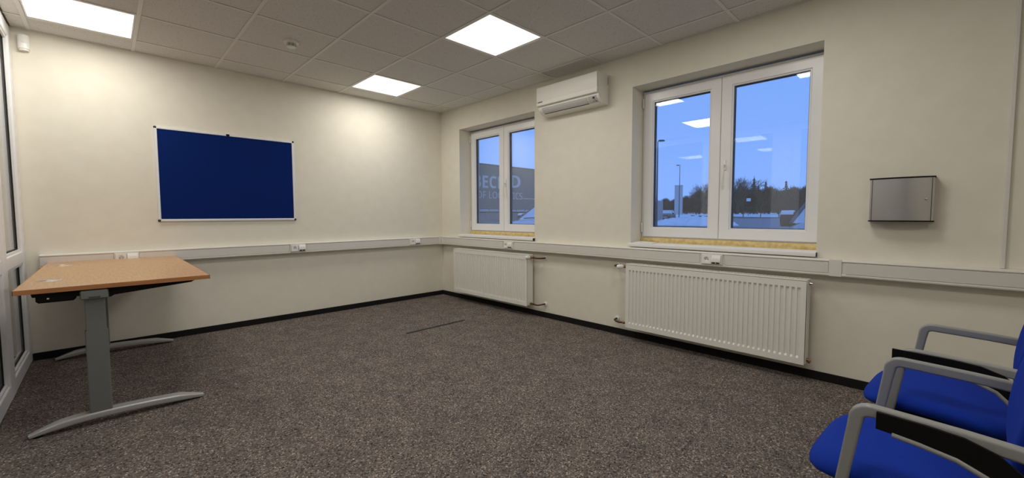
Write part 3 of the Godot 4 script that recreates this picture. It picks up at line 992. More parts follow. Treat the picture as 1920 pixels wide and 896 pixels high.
func small_fittings() -> void:
	# smoke detector
	var t := thing("smoke_detector", "round white smoke detector with a slotted cage on the ceiling", "detector", Vector3(-2.325, H + 0.004, 1.185))
	var s := st()
	lathe(s, [Vector2(0, 0), Vector2(0.056, 0), Vector2(0.056, -0.012), Vector2(0.05, -0.018), Vector2(0.044, -0.02), Vector2(0, -0.02)], Vector3.ZERO, Vector3.UP, 28)
	obj("base", s, M.socket_white, t)
	s = st()
	lathe(s, [Vector2(0.034, -0.02), Vector2(0.033, -0.044)], Vector3.ZERO, Vector3.UP, 24)
	obj("chamber", s, M.dark_hole, t)
	s = st()
	for k in 4:
		var y := -0.0215 - 0.0062 * k
		var r := 0.042 - 0.0012 * k * k * 0.5
		lathe(s, [Vector2(r - 0.004, y), Vector2(r, y - 0.0005), Vector2(r, y - 0.0022), Vector2(r - 0.004, y - 0.0026), Vector2(r - 0.004, y)], Vector3.ZERO, Vector3.UP, 28)
	for k in 8:
		var a := TAU * k / 8 + 0.3
		var d := Vector3(cos(a), 0, sin(a))
		tube(s, [d * 0.04 + Vector3(0, -0.019, 0), d * 0.036 + Vector3(0, -0.046, 0)], 0.0022, 6)
	obj("cage", s, M.socket_white, t)
	s = st()
	lathe(s, [Vector2(0, -0.046), Vector2(0.036, -0.044), Vector2(0.036, -0.047), Vector2(0.028, -0.051), Vector2(0, -0.052)], Vector3.ZERO, Vector3.UP, 24)
	obj("cap", s, M.socket_white, t)
	# motion sensor
	t = thing("motion_sensor", "small white motion sensor high in the corner above the desk", "sensor", Vector3(-3.893, 2.437, 0.0))
	s = st()
	prism(s, PackedVector2Array([Vector2(-0.03, 0.0006), Vector2(0.03, 0.0006), Vector2(0.031, 0.03), Vector2(0.024, 0.042), Vector2(0.01, 0.048), Vector2(-0.01, 0.048), Vector2(-0.024, 0.042), Vector2(-0.031, 0.03)]), 1, 0.012, 0.112, 60)
	prism(s, PackedVector2Array([Vector2(-0.027, 0.0006), Vector2(0.027, 0.0006), Vector2(0.026, 0.03), Vector2(0.012, 0.042), Vector2(-0.012, 0.042), Vector2(-0.026, 0.03)]), 1, 0.0, 0.118, 60)
	obj("housing", s, M.socket_white, t)
	s = st()
	sheet(s, 10, 6, func(u, v): return Vector3(-0.021 + 0.042 * u, 0.05 + 0.046 * v, 0.047 + 0.006 * sin(PI * v) * sin(PI * u)), Vector3.BACK)
	obj("lens", s, M.pvc_dull, t)
	# metal strip let into the carpet
	t = thing("floor_strip", "thin dark metal strip lying on the carpet in front of the room corner", "strip", Vector3(-1.085, 0, 1.44), 0.01)
	obj("strip", boxes(Vector3(-0.36, 0.0004, -0.017), Vector3(0.36, 0.004, 0.017), 0.0015), M.fence_metal, t)
	obj("groove", boxes(Vector3(-0.355, 0.0041, -0.004), Vector3(0.355, 0.0046, 0.004)), M.dark_hole, t)
	# folded rag on the sill
	s = st()
	var f := FastNoiseLite.new()
	f.seed = 4
	f.frequency = 14.0
	sheet(s, 28, 12, func(u, v):
		var e: float = sin(PI * u) ** 0.35 * sin(PI * v) ** 0.35
		return Vector3(0.0 + 0.115 * v, 0.8902 + e * (0.013 + 0.004 * f.get_noise_2d(u * 0.3, v * 0.2)), 3.045 + 0.2 * u + 0.006 * f.get_noise_2d(v, 3.0)), Vector3.UP)
	sheet(s, 6, 4, func(u, v): return Vector3(0.002 + 0.11 * v, 0.8898, 3.05 + 0.19 * u), Vector3.DOWN)
	var rag := obj("folded_cloth", s, M.cloth)
	tag(rag, "small folded white cloth lying on the window sill corner", "cloth")

# ---------------------------------------------------------------- desk
func desk() -> void:
	var y := 0.785
	var t := thing("desk", "height-adjustable desk with a beech top and grey columns", "desk", Vector3(-3.445, 0, 0.955))
	# local: x -0.4..0.4, z -0.885..0.885
	var s := st()
	box(s, Vector3(-0.398, y - 0.025, -0.883), Vector3(0.398, y, 0.883), 0.0015)
	var top := obj("tabletop", s, M.beech, t)
	s = st()
	box(s, Vector3(-0.4, y - 0.0245, -0.885), Vector3(-0.3981, y - 0.0006, 0.885))
	box(s, Vector3(0.3981, y - 0.0245, -0.885), Vector3(0.4, y - 0.0006, 0.885))
	box(s, Vector3(-0.4, y - 0.0245, -0.885), Vector3(0.4, y - 0.0006, -0.8831))
	box(s, Vector3(-0.4, y - 0.0245, 0.8831), Vector3(0.4, y - 0.0006, 0.885))
	obj("edge_band", s, M.beech_edge, top)
	for z in [0.5, -0.52]:
		s = st()
		lathe(s, [Vector2(0.052, 0.0), Vector2(0.05, 0.0022), Vector2(0.043, 0.003), Vector2(0.041, 0.001), Vector2(0.0, 0.0012)], Vector3(-0.3, y, z), Vector3.UP, 26)
		var g := obj("cable_grommet", s, M.grommet, top)
		obj("slot", boxes(Vector3(-0.345, y + 0.0015, z - 0.012), Vector3(-0.31, y + 0.0022, z + 0.012)), M.beech_edge, g)
	for z in [0.815, -0.815]:
		var sg := signf(z)
		# black bearer under the top, deepest at the column
		s = st()
		var b := y - 0.0255
		prism(s, PackedVector2Array([Vector2(-0.345, b), Vector2(-0.34, b - 0.022), Vector2(-0.17, b - 0.036), Vector2(-0.15, b - 0.055), Vector2(-0.05, b - 0.055), Vector2(-0.035, b - 0.046), Vector2(0.31, b - 0.014), Vector2(0.335, b)]), 2, z - 0.028, z + 0.028, 5)
		obj("bearer", s, M.black_plastic, t)
		s = st()
		box(s, Vector3(-0.17, b - 0.056, z + sg * 0.045 - 0.022), Vector3(-0.058, b - 0.004, z + sg * 0.045 + 0.022), 0.008)
		var head := obj("column_head", s, M.desk_metal, t)
		if sg > 0:
			text("maker_name", "Steelcase", 0.009, M.dark_hole, head, Vector3(-0.114, b - 0.043, z + 0.0675), Basis.IDENTITY, 0.045, 0.0012, 700)
		s = st()
		sweep(s, [Vector3(-0.115, 0.42, z), Vector3(-0.115, b - 0.05, z)], round_rect(0.082, 0.05, 0.006, 3), Vector3.RIGHT)
		var col := obj("column", s, M.desk_metal, t)
		s = st()
		sweep(s, [Vector3(-0.115, 0.045, z), Vector3(-0.115, 0.526, z)], round_rect(0.092, 0.056, 0.007, 3), Vector3.RIGHT)
		obj("outer_tube", s, M.desk_metal, col)
		# arched foot
		s = st()
		var bar := []
		var thick := []
		var n := 26
		for k in n + 1:
			var x := lerpf(-0.385, 0.345, k / float(n))
			var d := absf(x + 0.115) / (0.27 if x < -0.115 else 0.46)
			var k_end := minf(1.0, 0.5 + 3.2 * minf(k, n - k) / float(n))
			thick.append(k_end)
			bar.append(Vector3(x, 0.0025 + 0.0195 * k_end + 0.028 * (1.0 - d * d), z))
		sweep(s, bar, round_rect(0.068, 0.039, 0.011, 3), Vector3.BACK, thick)
		obj("foot", s, M.desk_foot, t)
		for x in [-0.355, 0.315]:
			s = st()
			lathe(s, [Vector2(0.0, 0.0005), Vector2(0.02, 0.0005), Vector2(0.02, 0.006), Vector2(0, 0.007)], Vector3(x, 0, z), Vector3.UP, 14)
			obj("glide", s, M.black_plastic, t)
	obj("crossbeam", boxes(Vector3(-0.165, y - 0.075, -0.785), Vector3(-0.125, y - 0.027, 0.785), 0.003), M.black_plastic, t)
	s = st()
	box(s, Vector3(-0.33, y - 0.082, 0.60), Vector3(-0.185, y - 0.026, 0.84), 0.01)
	var cb := obj("control_box", s, M.black_plastic, t)
	s = st()
	box(s, Vector3(-0.29, y - 0.063, 0.8395), Vector3(-0.281, y - 0.056, 0.842), 0.001)
	obj("indicator", s, M.socket_white, cb)

# ---------------------------------------------------------------- chairs
func chair(label: String, at: Vector3, turn: float, skirt_from: float) -> void:
	var t := thing("visitor_chair", label, "chair", at, turn, "blue visitor chairs")
	# faces -z; the floor is y = 0
	var s := st()
	cushion(s, 0.243, 0.232, 0.062, func(p: Vector3) -> Vector3:
		var z := p.z - 0.058
		var e := maxf(0.0, -z - 0.13)
		return Vector3(p.x * (1.0 - 0.10 * maxf(0.0, z - 0.05) / 0.2), p.y + 0.449 - e * e * 1.1 - 0.025 * clampf((z + 0.1) / 0.3, 0, 1) + 0.004 * cos(p.x * 7.0), z))
	obj("seat", s, M.chair_fabric, t)
	s = st()
	box(s, Vector3(-0.21, 0.382, -0.21), Vector3(0.21, 0.412, 0.15), 0.012)
	obj("seat_shell", s, M.chair_shell, t)
	s = st()
	cushion(s, 0.225, 0.215, 0.05, func(p: Vector3) -> Vector3:
		var h := -p.z
		var w := p.x * (1.0 - 0.10 * clampf(-h / 0.2, 0, 1) * 1.4)
		return Vector3(w, 0.70 + h, 0.165 + p.y + h * 0.20 + 0.35 * w * w * 0.0 - 0.03 * cos(h * 5.0) - 0.55 * w * w + 0.02), 3.2)
	obj("backrest", s, M.chair_fabric, t)
	for sg in [-1.0, 1.0]:
		var x: float = 0.262 * sg
		var path := [Vector3(x, 0.004, -0.25), Vector3(x, 0.25, -0.213), Vector3(x, 0.45, -0.184), Vector3(x, 0.60, -0.163)]
		for k in 7:
			var a := PI / 2 * k / 6.0
			path.append(Vector3(x, 0.628 + 0.026 * sin(a), -0.159 + 0.03 * (1.0 - cos(a))))
		path.append_array([Vector3(x, 0.653, -0.08), Vector3(x, 0.650, 0.03), Vector3(x, 0.645, 0.12)])
		for k in 6:
			var a := PI / 2 * (k + 1) / 6.0
			path.append(Vector3(x, 0.645 - 0.06 * (1.0 - cos(a)), 0.12 + 0.075 * sin(a)))
		path.append_array([Vector3(x, 0.5, 0.205), Vector3(x, 0.3, 0.235), Vector3(x, 0.004, 0.29)])
		s = st()
		var wide := []
		for k in path.size(): wide.append([0.66, 0.74, 0.82, 0.92][k] if k < 4 else 1.0)
		sweep(s, path, round_rect(0.028, 0.031, 0.007, 3), Vector3.RIGHT, wide)
		var arm := obj("arm_frame", s, M.chair_plastic, t)
		# dark side skirt of the armrest with a pale rim along its lower edge
		s = st()
		if sg < 0:
			var lower := [Vector2(0.620, skirt_from), Vector2(0.615, -0.04), Vector2(0.605, 0.02), Vector2(0.586, 0.065), Vector2(0.55, 0.1), Vector2(0.5, 0.12)]
			var q := PackedVector2Array([Vector2(0.662, skirt_from)])
			for e in lower: q.append(e)
			q.append_array(PackedVector2Array([Vector2(0.51, 0.16), Vector2(0.56, 0.148), Vector2(0.605, 0.12), Vector2(0.638, 0.08), Vector2(0.655, 0.03), Vector2(0.660, -0.03)]))
			prism(s, q, 0, x - 0.0235, x - 0.0145, 30)
			obj("arm_skirt", s, M.black_plastic, arm)
			s = st()
			var rim := []
			for e in lower: rim.append(Vector3(x - 0.022, e.x - 0.004, e.y + (0.03 if rim.size() == 0 else 0.0)))
			tube(s, rim, 0.0065, 8)
			obj("skirt_rim", s, M.chair_plastic, arm)
		for z in [-0.25, 0.29]:
			s = st()
			lathe(s, [Vector2(0.0, 0.0005), Vector2(0.017, 0.0005), Vector2(0.018, 0.012), Vector2(0.012, 0.016)], Vector3(x, 0, z), Vector3.UP, 12)
			obj("glide", s, M.chair_shell, arm)
	for z in [-0.185, 0.16]:
		s = st()
		tube(s, [Vector3(-0.262, 0.385, z - 0.012), Vector3(-0.2, 0.372, z), Vector3(0.2, 0.372, z), Vector3(0.262, 0.385, z - 0.012)], 0.012, 8)
		obj("cross_tube", s, M.chair_plastic, t)
	s = st()
	for x in [-0.13, 0.13]:
		tube(s, [Vector3(x, 0.385, 0.1), Vector3(x, 0.40, 0.2), Vector3(x, 0.5, 0.215), Vector3(x, 0.7, 0.24)], 0.011, 8)
	obj("back_support", s, M.chair_shell, t)

# ---------------------------------------------------------------- outdoors
func ground_height(x: float, z: float) -> float:
	var y := lerpf(0.1, 0.3, smoothstep(3, 14, x))
	y += smoothstep(40, 82, x) * (0.08 + 0.45 * smoothstep(-15, -36, z))
	y += smoothstep(82, 122, x) * 0.72
	return minf(y, 1.2)

func outdoors() -> void:
	var s := st()
	sheet(s, 44, 30, func(u, v):
		var x: float = 0.4 + 81.0 * u * u * 0.5 + 81.0 * u * 0.5
		var z: float = -95.0 + 125.0 * v
		return Vector3(x, ground_height(x, z), z), Vector3.UP)
	struct("ground_yard", s, M.wet_asphalt, "wet slushy yard outside the windows", "ground")
	s = st()
	sheet(s, 16, 24, func(u, v):
		var x: float = 81.4 + 110.0 * u
		var z: float = -120.0 + 160.0 * v
		return Vector3(x, ground_height(x, z), z), Vector3.UP)
	struct("ground_field", s, M.snow, "snow-covered field beyond the fence", "ground")
	# verge under the fence
	s = st()
	sheet(s, 2, 40, func(u, v):
		var x: float = 80.4 + 1.4 * u
		var z: float = -70.0 + 80.0 * v
		return Vector3(x, ground_height(x, z) + 0.03 + 0.12 * sin(PI * u), z), Vector3.UP)
	struct("ground_verge", s, M.verge, "dark earth verge along the foot of the fence", "ground")
	fence()
	trees()
	street_lamps()
	trailer()
	cars()
	snow_piles()
	# pale square pylon and the site container
	var t := thing("pylon", "tall pale square pylon standing at the fence", "pylon", Vector3(77.0, ground_height(77, -30.4), -30.4), 0.42)
	obj("shaft", boxes(Vector3(-0.5, 0, -0.74), Vector3(0.5, 6.0, 0.74), 0.04), M.pylon, t)
	obj("cap", boxes(Vector3(-0.54, 6.001, -0.78), Vector3(0.54, 6.08, 0.78), 0.02), M.trailer_rail, t)
	t = thing("site_container", "grey steel site container at the edge of the yard", "container", Vector3(39.0, ground_height(39, -16.9), -18.9), 0.15)
	obj("body", boxes(Vector3(-1.2, 0.1, -3.0), Vector3(1.2, 2.3, 3.0), 0.05), M.container, t)
	for k in 20:
		obj("rib", boxes(Vector3(-1.23, 0.2, -2.8 + k * 0.29), Vector3(-1.199, 2.2, -2.66 + k * 0.29)), M.container, t)
	obj("roof_snow", boxes(Vector3(-1.18, 2.3, -2.98), Vector3(1.18, 2.37, 2.98), 0.03), M.snow, t)
	t = thing("sign_board", "small white board on a pole among the bare trees", "sign", Vector3(96, ground_height(96, -23), -23.4), 0.3)
	obj("pole", boxes(Vector3(-0.04, 0, -0.04), Vector3(0.04, 3.2, 0.04), 0.01), M.fence_metal, t)
	obj("board", boxes(Vector3(-0.09, 3.2, -0.4), Vector3(-0.041, 3.85, 0.4), 0.01), M.snow, t)

func fence() -> void:
	var t := thing("fence", "dark wire fence on posts along the snowy field", "fence", Vector3(82.2, 0, 0))
	var z := -58.0
	var post := st()
	tube(post, [Vector3(0, -0.2, 0), Vector3(0, 2.1, 0)], 0.075, 6)
	var pm := post.commit()
	var tall := st()
	tube(tall, [Vector3(0, -0.2, 0), Vector3(0, 3.9, 0)], 0.085, 6)
	var tm := tall.commit()
	var strut := st()
	tube(strut, [Vector3(0, 0.0, 0.0), Vector3(0, 1.9, 1.5)], 0.035, 6)
	var sm := strut.commit()
	var k := 0
	var wires := [[], [], []]
	while z < 2.0:
		var y := ground_height(82.2, z)
		put("post", tm if k % 4 == 1 else pm, M.fence_metal, t, Vector3(0, y, z))
		if k % 5 == 2: put("strut", sm, M.fence_metal, t, Vector3(0.06, y, z - 1.5))
		for w in 3: wires[w].append(Vector3(-0.02, y + [0.15, 1.0, 2.0][w], z))
		z += 2.9
		k += 1
	for w in 3:
		var s := st()
		sweep(s, wires[w], circle(0.045, 5), Vector3.UP)
		obj("rail", s, M.fence_metal, t)
	# mesh of thin wires
	var g := st()
	var zz := -58.0
	while zz < 1.5:
		for d in [-1.0, 1.0]:
			var y := ground_height(82.2, zz)
			var a := Vector3(0.03, y + 0.1, zz)
			var b := Vector3(0.03, y + 1.95, zz + d * 0.9)
			var n := Vector3(0, 0, 0.009)
			quad(g, a - n, a + n, b + n, b - n, Vector3.LEFT)
		zz += 0.3
	var mesh := obj("wire_mesh", g, M.fence_metal, t)
	mesh.set_meta("kind", "stuff")

func branch(s: SurfaceTool, rng: RandomNumberGenerator, a: Vector3, d: Vector3, l: float, r: float, depth: int) -> void:
	var b := a + d * l
	var side := d.cross(Vector3(0.3, 0.5, 0.8)).normalized()
	var other := d.cross(side)
	for k in 3:
		var t0 := TAU * k / 3
		var t1 := TAU * (k + 1) / 3
		var n0 := side * cos(t0) + other * sin(t0)
		var n1 := side * cos(t1) + other * sin(t1)
		quadn(s, a + n0 * r, a + n1 * r, b + n1 * r * 0.6, b + n0 * r * 0.6, n0, n1, n1, n0)
	if depth == 0: return
	var n := 3 if depth > 2 else 4
	for k in n:
		var f := rng.randf_range(0.45, 1.0) if k else 1.0
		var e := (d + Vector3(rng.randfn(), rng.randfn() * 0.7 + 0.15, rng.randfn()) * (0.5 if k else 0.22)).normalized()
		branch(s, rng, a.lerp(b, f), e, l * rng.randf_range(0.6, 0.82), r * 0.55, depth - 1)

func trees() -> void:
	var rng := RandomNumberGenerator.new()
	rng.seed = 77
	var bare := []
	for v in 3:
		var s := st()
		var tr := st()
		tube(tr, [Vector3(0, -0.3, 0), Vector3(0.05, 2.2, 0.04)], 0.2, 7)
		branch(s, rng, Vector3(0.05, 2.0, 0.04), Vector3(0, 1, 0.05).normalized(), 2.0, 0.16, 5)
		for k in 4:
			branch(s, rng, Vector3(0.04, 1.2 + 0.35 * k, 0), Vector3(rng.randfn(), 0.9, rng.randfn()).normalized(), 1.7, 0.09, 4)
		bare.append([s.commit(), tr.commit()])
	# a broad, finely branched crown
	var wide := st()
	var wide_trunk := st()
	tube(wide_trunk, [Vector3(0, -0.3, 0), Vector3(0.06, 1.9, 0.05)], 0.24, 7)
	for k in 9:
		var a := TAU * k / 9 + rng.randf() * 0.5
		var d := Vector3(cos(a) * (0.75 if k % 3 else 0.25), 0.9, sin(a) * (0.75 if k % 3 else 0.25)).normalized()
		branch(wide, rng, Vector3(0.05, 1.2 + 0.09 * k, 0.04), d, 1.75, 0.13, 5)
	bare.append([wide.commit(), wide_trunk.commit()])
	var bush := []
	for v in 2:
		var s := st()
		var tr := st()
		for k in 6: tube(tr, [Vector3(0, -0.2, 0), Vector3(rng.randfn() * 0.5, 1.6, rng.randfn() * 0.5)], 0.06, 5)
		for k in 9000:
			var q := Vector3(rng.randfn() * 1.1, 0, rng.randfn() * 1.1)
			if q.length() > 1.9: q *= 1.9 * sqrt(rng.randf()) / q.length()
			var top := 4.6 * exp(-q.length_squared() * 0.11) + rng.randfn() * 0.3
			q.y = top * sqrt(rng.randf())
			var d := Vector3(rng.randfn() * 0.5, 1.0, rng.randfn() * 0.5).normalized() * rng.randf_range(0.35, 0.9)
			var w := d.cross(Vector3(rng.randfn(), rng.randfn(), rng.randfn())).normalized() * 0.028
			var n := w.cross(d).normalized()
			tri(s, q - w, q + w, q + d, n, n, n)
		bush.append([s.commit(), tr.commit()])
	var cone := []
	for v in 2:
		var s := st()
		var tr := st()
		tube(tr, [Vector3(0, -0.2, 0), Vector3(0, 7.6, 0)], 0.12, 6)
		for layer in 15:
			var y := 1.2 + layer * 0.44
			var r := 1.75 * (1.0 - layer / 16.5) * rng.randf_range(0.8, 1.15)
			for k in 13:
				var a := TAU * k / 13 + rng.randf()
				var d := Vector3(cos(a), 0, sin(a))
				var w := Vector3(-d.z, 0, d.x) * r * 0.26
				var p := Vector3(0, y + 0.28, 0)
				var tip := d * r * rng.randf_range(0.75, 1.1) + Vector3(0, y - 0.25 * r, 0)
				var mid := d * r * 0.55 + Vector3(0, y + 0.05, 0)
				var n := Vector3(d.x * 0.4, 0.9, d.z * 0.4).normalized()
				tri(s, p, mid - w, tip, n, n, n)
				tri(s, p, mid + w, tip, n, n, n)
				tri(s, mid - w, mid + w - Vector3(0, 0.3, 0), tip, n, n, n)
		tri(s, Vector3(-0.1, 7.4, 0), Vector3(0.1, 7.4, 0), Vector3(0, 8.3, 0), Vector3.LEFT, Vector3.LEFT, Vector3.LEFT)
		cone.append([s.commit(), tr.commit()])
	var plant := func(kind: Array, called: String, label: String, group: String, x: float, z: float, scale: float, leaf: Material, part: String) -> void:
		var t := thing(called, label, "tree", Vector3(x, ground_height(x, z) - 0.05, z), rng.randf() * TAU, group)
		var c := put(part, kind[0], leaf, t)
		var w := put("trunk", kind[1], M.bark, t)
		c.scale = Vector3.ONE * scale
		w.scale = Vector3.ONE * scale
	# angle of sight -> place: z = 5.02 - (x + 3.5) * tan
	var place := func(u: float, x: float) -> float:
		var a := lerpf(-26.6, -10.3, (u - 1226.0) / (1512.0 - 1226.0))
		return 5.02 + (x + 3.5) * tan(deg_to_rad(a))
	plant.call(bare[3], "bare_tree", "tall spreading bare tree behind the fence, beside the conifers", "", 112.0, place.call(1393, 112.0), 1.5, M.twigs, "branches")
	plant.call(bare[3], "bare_tree", "bare tree with upright twigs behind the fence, next to the pylon", "", 114.0, place.call(1330, 114.0), 1.35, M.twigs, "branches")
	plant.call(cone[0], "conifer", "tall dark conifer with a broad crown behind the fence", "", 116.0, place.call(1422, 116.0), 1.2, M.needles, "needles")
	plant.call(cone[1], "conifer", "narrow dark conifer beside the broad conifer", "", 117.0, place.call(1443, 117.0), 1.08, M.needles, "needles")
	plant.call(cone[0], "conifer", "pointed conifer standing apart beyond the bare bushes", "", 118.0, place.call(1478, 118.0), 1.08, M.needles, "needles")
	for e in [[1247, 0.62], [1430, 1.0], [1306, 0.7]]:
		plant.call(cone[1], "conifer", "small dark conifer in the row of trees behind the fence", "small conifers behind the fence", 121.0, place.call(e[0], 121.0), e[1], M.needles, "needles")
	for k in 12:
		var u := 1236.0 + k * 25.0 + rng.randf() * 9.0
		var x := 120.0 + rng.randf() * 8.0
		plant.call(bare[k % 3], "bare_tree", "bare tree in the row behind the fence", "bare trees behind the fence", x, place.call(u, x), rng.randf_range(0.8, 1.0) * (0.72 if u < 1320 else 1.0), M.twigs, "branches")
	for k in 28:
		var u := 1222.0 + (k % 14) * 22.3 + rng.randf() * 8.0
		var x := 117.0 + rng.randf() * 3.0 + (6.0 if k >= 14 else 0.0)
		plant.call(bush[k % 2], "bare_shrub", "dense leafless shrub in the thicket behind the fence", "leafless shrubs behind the fence", x, place.call(u, x), rng.randf_range(1.15, 1.45) * (0.74 if u < 1300 else 1.0), M.twigs, "twigs")

func street_lamps() -> void:
	for e in [[24.3, -8.76, 6.28, "tall grey street lamp beside the snow heap"], [52.0, -19.3, 7.75, "grey street lamp rising behind the pale pylon"]]:
		var y := ground_height(e[0], e[1])
		var t := thing("street_lamp", e[3], "street lamp", Vector3(e[0], y, e[1]), deg_to_rad(25))
		var h: float = e[2] - y
		var s := st()
		sweep(s, [Vector3(0, 0, 0), Vector3(0, h * 0.5, 0), Vector3(0, h - 0.06, 0)], circle(0.07, 10), Vector3.RIGHT, [1.0, 0.75, 0.5])
		obj("pole", s, M.lamp_metal, t)
		s = st()
		tube(s, [Vector3(0, h - 0.08, 0), Vector3(0, h - 0.01, 0.03), Vector3(0, h - 0.01, 0.1)], 0.025, 8)
		obj("arm", s, M.lamp_metal, t)
		s = st()
		prism(s, PackedVector2Array([Vector2(h - 0.04, 0.06), Vector2(h - 0.05, 0.42), Vector2(h - 0.02, 0.46), Vector2(h + 0.04, 0.4), Vector2(h + 0.06, 0.12), Vector2(h + 0.03, 0.05)]), 0, -0.12, 0.12)
		if e[0] < 40: obj("lamp_head", s, M.lamp_metal, t)
		else:
			var hd := obj("lamp_head", s, M.lamp_metal, t)
			hd.rotation.y = PI
		obj("base_plate", boxes(Vector3(-0.14, 0, -0.14), Vector3(0.14, 0.05, 0.14), 0.01), M.lamp_metal, t)

func trailer() -> void:
	var gy := 0.28
	var t := thing("truck_trailer", "grey curtain-sided truck trailer with pale lettering parked outside", "trailer", Vector3(14.0, gy, -14.5))
	# local: side facing +z at z = 0, x -6.5..7.1
	obj("curtain_side", boxes(Vector3(-6.4, 1.24, -2.5), Vector3(7.0, 3.98, 0.0), 0.04), M.curtain_side, t)
	obj("roof_rail", boxes(Vector3(-6.5, 3.96, -2.52), Vector3(7.1, 4.04, 0.02), 0.02), M.curtain_side, t)
	obj("side_rail", boxes(Vector3(-6.5, 1.08, -2.5), Vector3(7.1, 1.235, 0.02), 0.015), M.trailer_rail, t)
	for x in [-6.5, 7.0]: obj("corner_post", boxes(Vector3(x, 1.24, -0.1), Vector3(x + 0.1, 3.96, 0.03), 0.01), M.curtain_side, t)
	for k in 16:
		obj("strap_buckle", boxes(Vector3(-6.0 + k * 0.8, 1.14, 0.021), Vector3(-5.93 + k * 0.8, 1.3, 0.035)), M.trailer_under, t)
	obj("tool_box", boxes(Vector3(-0.6, 0.55, -0.6), Vector3(0.9, 1.05, -0.05), 0.03), M.trailer_under, t)
	obj("side_guard", boxes(Vector3(-4.5, 0.42, -0.12), Vector3(2.2, 1.02, -0.07), 0.01), M.trailer_under, t)
	obj("chassis", boxes(Vector3(-6.2, 0.75, -1.9), Vector3(6.9, 1.07, -0.62), 0.02), M.trailer_under, t)
	for k in 3:
		var s := st()
		lathe(s, [Vector2(0, 0), Vector2(0.28, 0.02), Vector2(0.3, -0.03), Vector2(0.5, -0.02), Vector2(0.52, -0.07), Vector2(0.52, -0.3), Vector2(0, -0.3)], Vector3(3.0 + k * 1.3, 0.521, -0.1), Vector3.BACK, 24)
		obj("wheel", s, M.tyre, t)
	for x in [-4.3]:
		obj("landing_leg", boxes(Vector3(x, 0.0, -0.55), Vector3(x + 0.12, 0.8, -0.43)), M.trailer_under, t)
	# lettering
	text("lettering", "BECK", 0.74, M.trailer_print, t, Vector3(13.66 - 14.0, 3.19 - gy, 0.004), Basis.IDENTITY, 2.55, 0.006, 800)
	text("lettering", "D", 0.80, M.trailer_print, t, Vector3(15.95 - 14.0, 3.33 - gy, 0.004), Basis.IDENTITY, 0.92, 0.006, 800)
	text("lettering", "OF LOGISTICS", 0.42, M.trailer_print, t, Vector3(14.63 - 14.0, 2.40 - gy, 0.004), Basis.IDENTITY, 3.95, 0.006, 400)
	obj("print_line", boxes(Vector3(2.7, 1.955, 0.0005), Vector3(4.6, 2.0, 0.004)), M.trailer_print, t)
	var s := st()
	for k in 30:
		var a0 := lerpf(-0.2, PI * 1.05, k / 30.0)
		var a1 := lerpf(-0.2, PI * 1.05, (k + 1) / 30.0)
		var c := Vector3(1.95, 3.12, 0.003)
		var d0 := Vector3(cos(a0) * 0.74, sin(a0) * 0.62, 0)
		var d1 := Vector3(cos(a1) * 0.74, sin(a1) * 0.62, 0)
		quad(s, c + d0, c + d1, c + d1 * 0.9, c + d0 * 0.9, Vector3.BACK)
	obj("print_ring", s, M.trailer_red, t)

